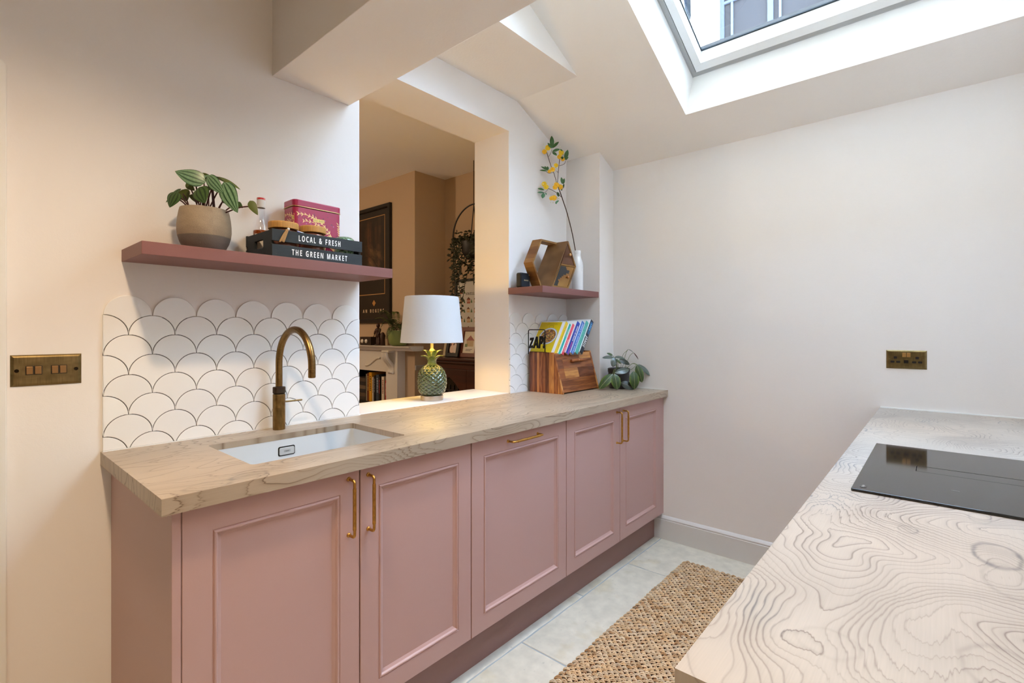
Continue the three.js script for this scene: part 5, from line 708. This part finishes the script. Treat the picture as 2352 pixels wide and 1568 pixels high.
{
  const t = thing('fire_surround', 'white carved fire surround with a moulded mantel shelf, on the chimney breast', 'fireplace');
  const W = std('#d9d2c6', 0.5), X = BX;
  const prof = [[0, 0], [-0.105, 0], [-0.108, 0.008], [-0.118, 0.01], [-0.124, 0.018], [-0.136, 0.022], [-0.138, 0.03], [-0.15, 0.03], [-0.152, 0.038], [0, 0.038]];
  mesh('mantel_shelf', prismZ(prof.map(([x, y]) => [X + x, 1.108 + y]), -2.98, -1.29), W, t);
  mesh('frieze', bx(X - 0.07, 0.92, -2.68, X, 1.108, -1.67, 0.002), W, t);
  for (const [a, b] of [[-1.695, -1.533], [-2.83, -2.665]]) { mesh('leg', [bx(X - 0.082, 0, a, X, 1.108, b, 0.003), bx(X - 0.095, 0, a - 0.006, X, 0.12, b + 0.006, 0.003)], W, t); }
  // serpentine moulding on the frieze, carved corbel with three flutes
  const sp = []; for (let i = 0; i <= 24; i++) { const s = i / 24; sp.push(V(X - 0.072, 1.0 + 0.036 * Math.sin((s - 0.5) * 3.6), -2.02 + s * 0.23)); }
  mesh('carving', tube(sp, 0.0095, 40, 8).scale(1, 1, 1), W, t); mesh('carving', bx(X - 0.076, 0.963, -1.72, X - 0.07, 0.969, -1.685, 0.002), W, t);
  for (const z0 of [-1.62, -2.75]) { const fl = []; for (let k = 0; k < 3; k++) { const z = z0 + (k - 1) * 0.027; const pts = []; for (let i = 0; i <= 16; i++) { const s = i / 16; pts.push(V(X - 0.082 - 0.052 * Math.pow(1 - s, 1.6) - 0.014 * Math.sin(s * 6.0) - 0.008, 1.09 - s * 0.165, z + 0.012 * (s - 0.4))); } fl.push(tube(pts, 0.0145, 28, 10)); fl.push(new THREE.SphereGeometry(0.016, 12, 8).translate(pts[16].x, pts[16].y, pts[16].z)); }
    mesh('corbel', fl, W, t); mesh('corbel_cap', bx(X - 0.145, 1.092, z0 - 0.05, X - 0.08, 1.108, z0 + 0.05, 0.004), W, t); }
}
{ // books in the fire opening, nearest the right jamb first
  const list = [[-1.7075, 0.026, 0.232, '#8a5a30', 'brown paperback'], [-1.733, 0.030, 0.205, '#b06a32', 'orange tan paperback'], [-1.7625, 0.026, 0.205, '#a82019', 'bright red paperback'], [-1.8115, 0.038, 0.235, '#d9ccb8', 'cream white hardback'], [-1.864, 0.024, 0.232, '#1b1512', 'black book with red lettering'], [-1.895, 0.042, 0.248, '#35414f', 'slate blue hardback'], [-1.938, 0.024, 0.238, '#0e0d0d', 'black hardback'], [-1.966, 0.018, 0.222, '#cfc3b0', 'slim pale book'], [-2.004, 0.042, 0.262, '#d99c16', 'mustard yellow hardback'], [-2.042, 0.022, 0.255, '#7a3d16', 'rust brown paperback'], [-2.067, 0.018, 0.245, '#8c8474', 'grey beige paperback']];
  const r = rng(41);
  list.forEach(([z, th, h, col, what], i) => {
    const b = thing('book', `${what} standing in the dark fire opening`, 'book', [X1 * 0 + BX - 0.03, 0.635, z], 'books in the fire opening');
    const tex = canvasTex(48, 256, (c, w, hh) => { c.fillStyle = col; c.fillRect(0, 0, w, hh); c.fillStyle = ['#f0e4c8', '#e8c04a', '#f4f0e8', '#7a1a14', '#c9342a', '#9aa8b8', '#8a8a88', '#4a3a30', '#4a3a10', '#e8c070', '#5a5248'][i]; for (let k = 0; k < 9; k++) c.fillRect(14, 30 + k * 15 + r() * 4, 18 + r() * 6, 9); });
    const sg = bx(-0.004, 0, -th / 2, 0.001, h, th / 2, 0.0015), p = sg.attributes.position, uv = sg.attributes.uv; for (let k = 0; k < p.count; k++) uv.setXY(k, p.getZ(k) / th + 0.5, p.getY(k) / h);
    mesh('spine', sg, std('#ffffff', 0.6, { map: tex }), b); mesh('cover', [bx(0.001, 0, -th / 2, 0.15, h, -th / 2 + 0.002), bx(0.001, 0, th / 2 - 0.002, 0.15, h, th / 2)], std(col, 0.6), b); mesh('pages', bx(0.001, 0.003, -th / 2 + 0.002, 0.147, h - 0.003, th / 2 - 0.002), std('#cfc2a6', 0.9), b);
    
  });
  ['#3a3024', '#5a4a38', '#2e2a26', '#6a5a48', '#2a2622', '#4a3c30'].forEach((col, i) => { const y = 0.636 + i * 0.034, b = thing('book', `${['lowest', 'second', 'third', 'fourth', 'fifth', 'topmost'][i]} book of the flat pile in the dark fire opening`, 'book', [BX - 0.03, y, -2.185], 'flat pile of books in the fire opening'); mesh('cover', [bx(0, 0, -0.095, 0.16, 0.003, 0.095), bx(0, 0.0295, -0.095, 0.16, 0.0325, 0.095), bx(0, 0.003, -0.095, 0.004, 0.0295, 0.095)], std(col, 0.6), b); mesh('pages', bx(0.004, 0.003, -0.093, 0.157, 0.0295, 0.092), std('#a09478', 0.9), b); });
}
{ // mantel things
  const MY = 1.1462, MX = BX - 0.075;
  const f = thing('potted_fern', 'fern in a pale green pot on the mantel shelf, half behind the lamp shade', 'plant', [MX, MY, -1.527]);
  mesh('pot', lathe([[0, 0], [0.045, 0], [0.062, 0.006], [0.076, 0.024], [0.0835, 0.055], [0.0855, 0.1], [0.0855, 0.128], [0.082, 0.13], [0.08, 0.12], [0.079, 0.09]], 48), phys('#7d8a4e', 0.35), f); mesh('soil', lathe([[0, 0.112], [0.081, 0.11]], 24), potDirt, f);
  const FG = [std('#3a4a1e', 0.6, { side: THREE.DoubleSide }), std('#54612a', 0.6, { side: THREE.DoubleSide }), std('#2a3a18', 0.6, { side: THREE.DoubleSide })], r = rng(55);
  for (let k = 0; k < 20; k++) { const a = k / 20 * 6.283 + r() * 0.3, len = 0.14 + r() * 0.1, hgt = 0.08 + r() * 0.16, d = V(Math.cos(a), 0, Math.sin(a)); if (d.x > 0.3) continue; const b0 = V(0, 0.112, 0).addScaledVector(d, 0.03), b1 = V(0, 0.13 + hgt, 0).addScaledVector(d, len * 0.55), b2 = V(0, 0.11 + hgt * 0.55 + (k % 3 ? 0.03 : -0.1), 0).addScaledVector(d, len), cv = new THREE.QuadraticBezierCurve3(b0, b1, b2), parts = [new THREE.TubeGeometry(cv, 12, 0.0012, 5)];
    for (let i = 2; i < 22; i++) { const s = i / 22, c = cv.getPoint(s), tan = cv.getTangent(s), sd = new THREE.Vector3().crossVectors(tan, UP).normalize(), up2 = new THREE.Vector3().crossVectors(sd, tan).normalize(), L0 = 0.034 * Math.sin(Math.PI * (0.15 + s * 0.85)) + 0.004; for (const q of [-1, 1]) parts.push(leafGeo(c, c.clone().addScaledVector(sd, q * L0).addScaledVector(tan, L0 * 0.35).addScaledVector(up2, -L0 * 0.15), 0.008, up2, { shape: 'long', nu: 3, nv: 2, cup: 0.1 })); }
    mesh('frond', parts, FG[k % 3], f); }
  const g = thing('wooden_figurine', 'small dark carved wooden figurine standing on the mantel beside the fern pot', 'figurine', [MX - 0.02, MY, -1.79]);
  const dw = std('#3a1f10', 0.5);
  mesh('body', [lathe([[0, 0], [0.03, 0], [0.032, 0.008], [0.024, 0.012], [0.0, 0.012]], 20), lathe([[0.012, 0.008], [0.013, 0.04], [0.009, 0.075]], 14).translate(0, 0, 0.011), lathe([[0.012, 0.008], [0.013, 0.04], [0.009, 0.075]], 14).translate(0, 0, -0.011), lathe([[0.0, 0.07], [0.021, 0.072], [0.024, 0.09], [0.018, 0.108], [0.025, 0.13], [0.026, 0.142], [0.012, 0.15], [0.0085, 0.158]], 20), tube([V(0, 0.142, 0.024), V(-0.01, 0.115, 0.034), V(-0.02, 0.095, 0.028)], 0.0075, 12, 8), tube([V(0, 0.142, -0.024), V(-0.01, 0.12, -0.033), V(-0.022, 0.1, -0.02)], 0.0075, 12, 8)], dw, g);
  mesh('head', new THREE.SphereGeometry(0.018, 20, 14).scale(0.9, 1.15, 0.85).translate(0, 0.172, 0), dw, g); mesh('support', lathe([[0, 0], [0.022, 0], [0.02, 0.05], [0.025, 0.085], [0.012, 0.11], [0, 0.115]], 16).translate(0.012, 0, 0.05), dw, g);
  const b = thing('wooden_box', 'dark wooden box with two white numbered knobs, on the mantel shelf', 'box', [MX - 0.02, MY, -1.935]);
  mesh('body', bx(-0.035, 0, -0.085, 0.035, 0.074, 0.085, 0.003), std('#24140b', 0.5), b);
  const num = s => canvasTex(128, 128, (c, w, h) => { c.fillStyle = '#e8dfcd'; c.fillRect(0, 0, w, h); c.fillStyle = '#1a1512'; c.font = 'bold 58px sans-serif'; c.textAlign = 'center'; c.textBaseline = 'middle'; c.fillText(s, w / 2, h / 2); });
  [['1', -0.04], ['2', 0.022]].forEach(([s, z]) => { const k = new THREE.SphereGeometry(0.0175, 24, 16); const p = k.attributes.position, uv = k.attributes.uv; for (let i = 0; i < p.count; i++) uv.setXY(i, p.getZ(i) / 0.035 + 0.5, p.getY(i) / 0.035 + 0.5); mesh('knob', k.scale(0.7, 1, 1).translate(-0.04, 0.036, z), phys('#ffffff', 0.25, { map: num(s) }), b, 'white knob'); });
  tag(mesh('twig', tube([V(MX, MY + 0.0745, -1.89), V(MX, MY + 0.1, -1.87), V(MX, MY + 0.125, -1.845), V(MX, MY + 0.138, -1.818), V(MX - 0.005, MY + 0.14, -1.812)], 0.003, 20, 6), std('#4a3a22', 0.9)), 'thin curved twig rising from the wooden box on the mantel', 'twig');
}
// ---------------------------------------------------------------- alcove
{
  const PX = L - 0.0065;
  const t = thing('framed_print', 'illustrated village print in a thin black frame on the alcove wall', 'picture', [PX, 1.458, -1.005], undefined, -Math.PI / 2);
  mesh('frame', rings(0.5, 0.5, [[0, 0], [0, 0.018], [0.002, 0.02], [0.02, 0.02], [0.022, 0.008]], false), std('#15110d', 0.4), t);
  const art = canvasTex(700, 700, (c, w, h) => { c.fillStyle = '#d9d2c4'; c.fillRect(0, 0, w, h); c.fillStyle = '#2e2a26'; c.font = 'bold 46px serif'; c.textBaseline = 'middle'; c.fillText('NWELL', 150, 160); const r = rng(21);
    const house = (x, y, s, col) => { c.fillStyle = col; c.fillRect(x, y, 46 * s, 40 * s); c.fillStyle = '#6a4030'; c.beginPath(); c.moveTo(x - 5, y); c.lineTo(x + 23 * s, y - 24 * s); c.lineTo(x + 46 * s + 5, y); c.fill(); c.fillStyle = '#e8e2d0'; for (let k = 0; k < 2; k++) c.fillRect(x + (8 + k * 20) * s, y + 10 * s, 9 * s, 11 * s); }, tree = (x, y, s) => { c.fillStyle = '#4a6a3c'; c.beginPath(); c.moveTo(x, y); c.lineTo(x + 16 * s, y - 52 * s); c.lineTo(x + 32 * s, y); c.fill(); };
    for (let row = 0; row < 5; row++) for (let k = 0; k < 5; k++) { const x = 50 + k * 128, y = 110 + row * 122; if (row === 0 && k > 0 && k < 4) continue; house(x, y, 1 + r() * 0.35, ['#c98a62', '#b8694e', '#d8b080', '#c9a27a'][Math.floor(r() * 4)]); tree(x + 66, y + 44, 1); } c.fillStyle = '#7a98a8'; c.fillRect(60, 600, 200, 22); });
  const pr = rings(0.46, 0.46, [[0, 0.003], [0, 0.008]]), p = pr.attributes.position, uv = pr.attributes.uv; for (let i = 0; i < p.count; i++) uv.setXY(i, p.getX(i) / 0.46 + 0.5, p.getY(i) / 0.46 + 0.5); mesh('print', pr, std('#ffffff', 0.6, { map: art }), t);
  // hoop planter with trailing leaves
  const h = thing('hanging_planter', 'trailing plant in a black hoop hanger, hanging in front of the alcove wall', 'plant', [2.4, 2.02, -0.86]);
  const blk = std('#0e0c0a', 0.4), ring = new THREE.TorusGeometry(0.24, 0.006, 8, 64); ring.rotateY(-Math.PI / 2); mesh('hoop', ring, blk, h); mesh('hanger', [rod(V(0, 0.58, 0), V(0, 0.2, 0), 0.003, 6), rod(V(0, 0.23, 0), V(0.03, -0.05, -0.07), 0.004, 6), rod(V(0, 0.23, 0), V(-0.03, -0.05, 0.07), 0.004, 6)], blk, h); mesh('pot', lathe([[0, -0.19], [0.06, -0.19], [0.09, -0.14], [0.1, -0.06], [0.096, -0.055], [0.09, -0.07]], 32), std('#1c1814', 0.5), h);
  const r = rng(63), lv = [], vines = [];
  const strand = (z0, x0, len, drift) => { const pts = []; for (let i = 0; i <= 6; i++) pts.push(V(x0 - 0.02 * Math.sin(i), -0.03 - len * i / 6 + (i === 1 ? 0.05 : 0), z0 + drift * Math.pow(i / 6, 0.7) + 0.012 * Math.sin(i * 2.2 + z0 * 30))); const cv = new THREE.CatmullRomCurve3(pts); vines.push(new THREE.TubeGeometry(cv, 20, 0.0022, 5)); const n = Math.round(len / 0.016) + 4; for (let i = 0; i < n; i++) { const c = cv.getPoint(i / n), a = r() * 6.283, d = V(-0.4 * Math.abs(Math.cos(a)), -0.5 + r() * 0.7, Math.sin(a)).normalize(); lv.push(leafGeo(c, c.clone().addScaledVector(d, 0.026 + r() * 0.014), 0.015 + r() * 0.006, V(-1, 0.4, 0).normalize(), { nu: 4, nv: 2, cup: 0.2 })); } };
  for (let k = 0; k < 16; k++) strand(-0.14 + k * 0.018, -0.02 - 0.05 * r(), 0.12 + r() * 0.36, -0.12 + k * 0.015 + (r() - 0.5) * 0.05); strand(-0.12, -0.06, 0.82, -0.055); strand(-0.09, -0.05, 0.66, -0.03); strand(-0.05, -0.06, 0.5, -0.02);
  for (let i = 0; i < 90; i++) { const c = V((r() - 0.6) * 0.12, -0.06 + r() * 0.1, -0.16 + r() * 0.3), a = r() * 6.283, d = V(Math.cos(a) * 0.5, 0.4 - r() * 0.6, Math.sin(a)).normalize(); lv.push(leafGeo(c, c.clone().addScaledVector(d, 0.03), 0.017, V(-1, 0.5, 0).normalize(), { nu: 4, nv: 2, cup: 0.2 })); }
  mesh('vine', vines, std('#2a2a16', 0.8), h).userData.kind = 'stuff'; mesh('foliage', lv, std('#262c14', 0.55, { side: THREE.DoubleSide }), h).userData.kind = 'stuff';
  // sideboard
  const s = thing('sideboard', 'dark mahogany sideboard with arched lattice doors in the alcove', 'sideboard');
  const M = phys('#4a2110', 0.35, { map: walnut([255, 240, 230], [170, 130, 110], 2, 3, 30), clearcoat: 0.3 }), FX = 2.215, SZ0 = -1.14, SZ1 = -0.36, HT = 1.068;
  mesh('carcass', [bx(FX + 0.02, 0.08, SZ0, PX - 0.004, 0.99, SZ0 + 0.03), bx(FX + 0.02, 0.08, SZ1 - 0.03, PX - 0.004, 0.99, SZ1), bx(PX - 0.02, 0.08, SZ0, PX - 0.004, 0.99, SZ1), bx(FX + 0.02, 0.05, SZ0, PX - 0.004, 0.08, SZ1), bx(FX + 0.02, 0.6, SZ0 + 0.03, PX - 0.02, 0.615, SZ1 - 0.03)], M, s);
  mesh('top', [bx(FX - 0.035, HT - 0.022, SZ0 - 0.035, PX - 0.004, HT, SZ1 + 0.035, 0.006), bx(FX - 0.02, HT - 0.045, SZ0 - 0.02, PX - 0.004, HT - 0.022, SZ1 + 0.02, 0.008), bx(FX, HT - 0.085, SZ0, PX - 0.004, HT - 0.045, SZ1, 0.004)], M, s);
  for (const [za, zb] of [[SZ0, (SZ0 + SZ1) / 2 - 0.001], [(SZ0 + SZ1) / 2 + 0.001, SZ1]]) {
    const w = zb - za, sh = new THREE.Shape(); sh.moveTo(0, 0); sh.lineTo(w, 0); sh.lineTo(w, 0.9); sh.lineTo(0, 0.9); sh.closePath(); const ho = new THREE.Path(); ho.moveTo(0.06, 0.07); ho.lineTo(w - 0.06, 0.07); ho.lineTo(w - 0.06, 0.69); ho.quadraticCurveTo(w - 0.06, 0.77, w / 2, 0.84); ho.quadraticCurveTo(0.06, 0.77, 0.06, 0.69); ho.closePath(); sh.holes.push(ho);
    const g = extrude(sh, 0.02, 0.002); g.rotateY(-Math.PI / 2); g.translate(FX + 0.02, 0.082, za); const d = mesh('door', uvBox(g), M, s);
    const la = []; for (let i = 1; i < 6; i++) la.push(bx(FX + 0.008, 0.16, za + 0.06 + (w - 0.12) * i / 6 - 0.004, FX + 0.014, 0.86, za + 0.06 + (w - 0.12) * i / 6 + 0.004)); for (let i = 0; i < 12; i++) la.push(bx(FX + 0.008, 0.2 + i * 0.056, za + 0.055, FX + 0.014, 0.208 + i * 0.056, zb - 0.055)); mesh('lattice', la, std('#1c0d06', 0.5), d);
    mesh('pane', bx(FX + 0.015, 0.15, za + 0.055, FX + 0.018, 0.925, zb - 0.055), phys('#120b08', 0.08), d);
  }
  const fr = (name, label, z, w, h, lean, fcol, border, draw, x = 2.3) => { const f = thing(name, label, 'photo frame', [x, HT + 0.0005, z], 'photo frames on the sideboard', -Math.PI / 2); const inner = new THREE.Group(); const R = rings(w, h, [[0, 0], [0, 0.014], [0.002, 0.016], [border - 0.004, 0.016], [border, 0.006]], false).translate(0, h / 2, 0); R.rotateX(-lean); mesh('frame', R, fcol, f); const g = rings(w - border * 1.8, h - border * 1.8, [[0, 0.001], [0, 0.006]]), p = g.attributes.position, uv = g.attributes.uv; for (let i = 0; i < p.count; i++) uv.setXY(i, p.getX(i) / (w - border * 1.8) + 0.5, p.getY(i) / (h - border * 1.8) + 0.5); g.translate(0, h / 2, 0); g.rotateX(-lean); mesh('photo', g, std('#ffffff', 0.35, { map: canvasTex(200, 260, draw) }), f); mesh('easel', spin(bx(-0.02, 0, -0.004, 0.02, h * 0.75, 0, 0), 0.16).translate(0, 0.002, -0.028 - h * 0.18), std('#1a1410', 0.7), f); };
  fr('photo_frame', 'pale silver photo frame, leftmost on the sideboard', -1.075, 0.11, 0.15, 0.2, std('#b8a888', 0.35, { metalness: 0.5 }), 0.03, (c, w, h) => { c.fillStyle = '#7a6a58'; c.fillRect(0, 0, w, h); c.fillStyle = '#a08a6c'; c.fillRect(30, 60, 140, 120); }, 2.33);
  fr('photo_frame', 'black photo frame with a light portrait print, in the middle of the sideboard row', -0.985, 0.145, 0.18, 0.2, std('#12100f', 0.35), 0.032, (c, w, h) => { c.fillStyle = '#5a3a2a'; c.fillRect(0, 0, w, h); c.fillStyle = '#d8a888'; c.beginPath(); c.ellipse(70, 90, 30, 36, 0, 0, 7); c.fill(); c.beginPath(); c.ellipse(140, 60, 28, 34, 0, 0, 7); c.fill(); c.fillStyle = '#e0c0a8'; c.beginPath(); c.ellipse(75, 190, 62, 70, 0, 0, 7); c.fill(); c.fillStyle = '#dcc8b4'; c.beginPath(); c.ellipse(150, 180, 46, 84, 0, 0, 7); c.fill(); }, 2.29);
  fr('photo_frame', 'reddish wood photo frame with a house picture, right of the black photo frame', -0.83, 0.2, 0.235, 0.2, std('#6b2f14', 0.35), 0.034, (c, w, h) => { c.fillStyle = '#d8ccb4'; c.fillRect(0, 0, w, h); c.fillStyle = '#8a3a24'; c.beginPath(); c.moveTo(40, 110); c.lineTo(100, 50); c.lineTo(170, 110); c.fill(); c.fillStyle = '#b89a6a'; c.fillRect(50, 110, 110, 70); c.fillStyle = '#6a7a48'; c.fillRect(30, 150, 40, 36); c.fillStyle = '#5a5248'; c.fillRect(50, 210, 100, 6); c.fillRect(50, 226, 80, 6); }, 2.31);
}
{ // pendant in the living room, out of sight behind the wall
  const t = thing('pendant_lamp', 'warm glass globe pendant lamp in the living room behind the wall', 'lamp', [0.1, 2.6, -2.3]);
  mesh('cord', rod(V(0, 0, 0), V(0, -0.42, 0), 0.003, 6), std('#1a1714', 0.6), t); mesh('cap', lathe([[0, -0.42], [0.03, -0.42], [0.034, -0.45], [0, -0.45]], 24), std('#8a6a3a', 0.35, { metalness: 1 }), t);
  mesh('globe', new THREE.SphereGeometry(0.09, 32, 20).translate(0, -0.535, 0), new THREE.MeshStandardMaterial({ color: '#fff0d8', emissive: WARM, emissiveIntensity: 3 }), t);
  const l = new THREE.PointLight(WARM, LIVING, 0, 2); l.position.set(0, -0.535, 0); l.shadow.radius = 4; t.add(l);
}
// ---------------------------------------------------------------- recessed downlights: a glowing disc and a spot of its colour
{
  const glow = new THREE.MeshStandardMaterial({ color: '#fff2dc', emissive: WARM, emissiveIntensity: 8 });
  const spots = [[-0.19, 1.0, 0.95, 'recessed warm downlight in the flat ceiling, just left of the beam over the worktop end'], [-0.19, 2.05, 0.35, 'recessed warm downlight in the flat ceiling, just left of the beam over the aisle'], [-2.6, 1.3, 0.2, 'recessed warm downlight in the flat ceiling, furthest from the beam']];
  for (const [x, z, part, label] of spots) {
    const t = thing('downlight', label, 'light', [x, 2.6, z], 'downlights in the flat ceiling');
    mesh('rim', lathe([[0.034, -0.001], [0.036, -0.004], [0.043, -0.003], [0.044, 0]], 32), std('#d8d2c8', 0.3), t);
    mesh('lamp', cyl(0, -0.0016, -0.0006, 0, 0.034), glow, t);
    const s = new THREE.SpotLight(WARM, DOWNLIGHT * part, 0, 1.15, 0.6, 2); s.position.set(0, -0.012, 0); s.target.position.set(0, -1, 0); s.castShadow = true; s.shadow.radius = 2.6; s.shadow.mapSize.set(1024, 1024); t.add(s, s.target);
  }
}
scene.traverse(o => { if (o.isMesh) { o.castShadow = true; o.receiveShadow = true; } });
renderer.render(scene, camera);
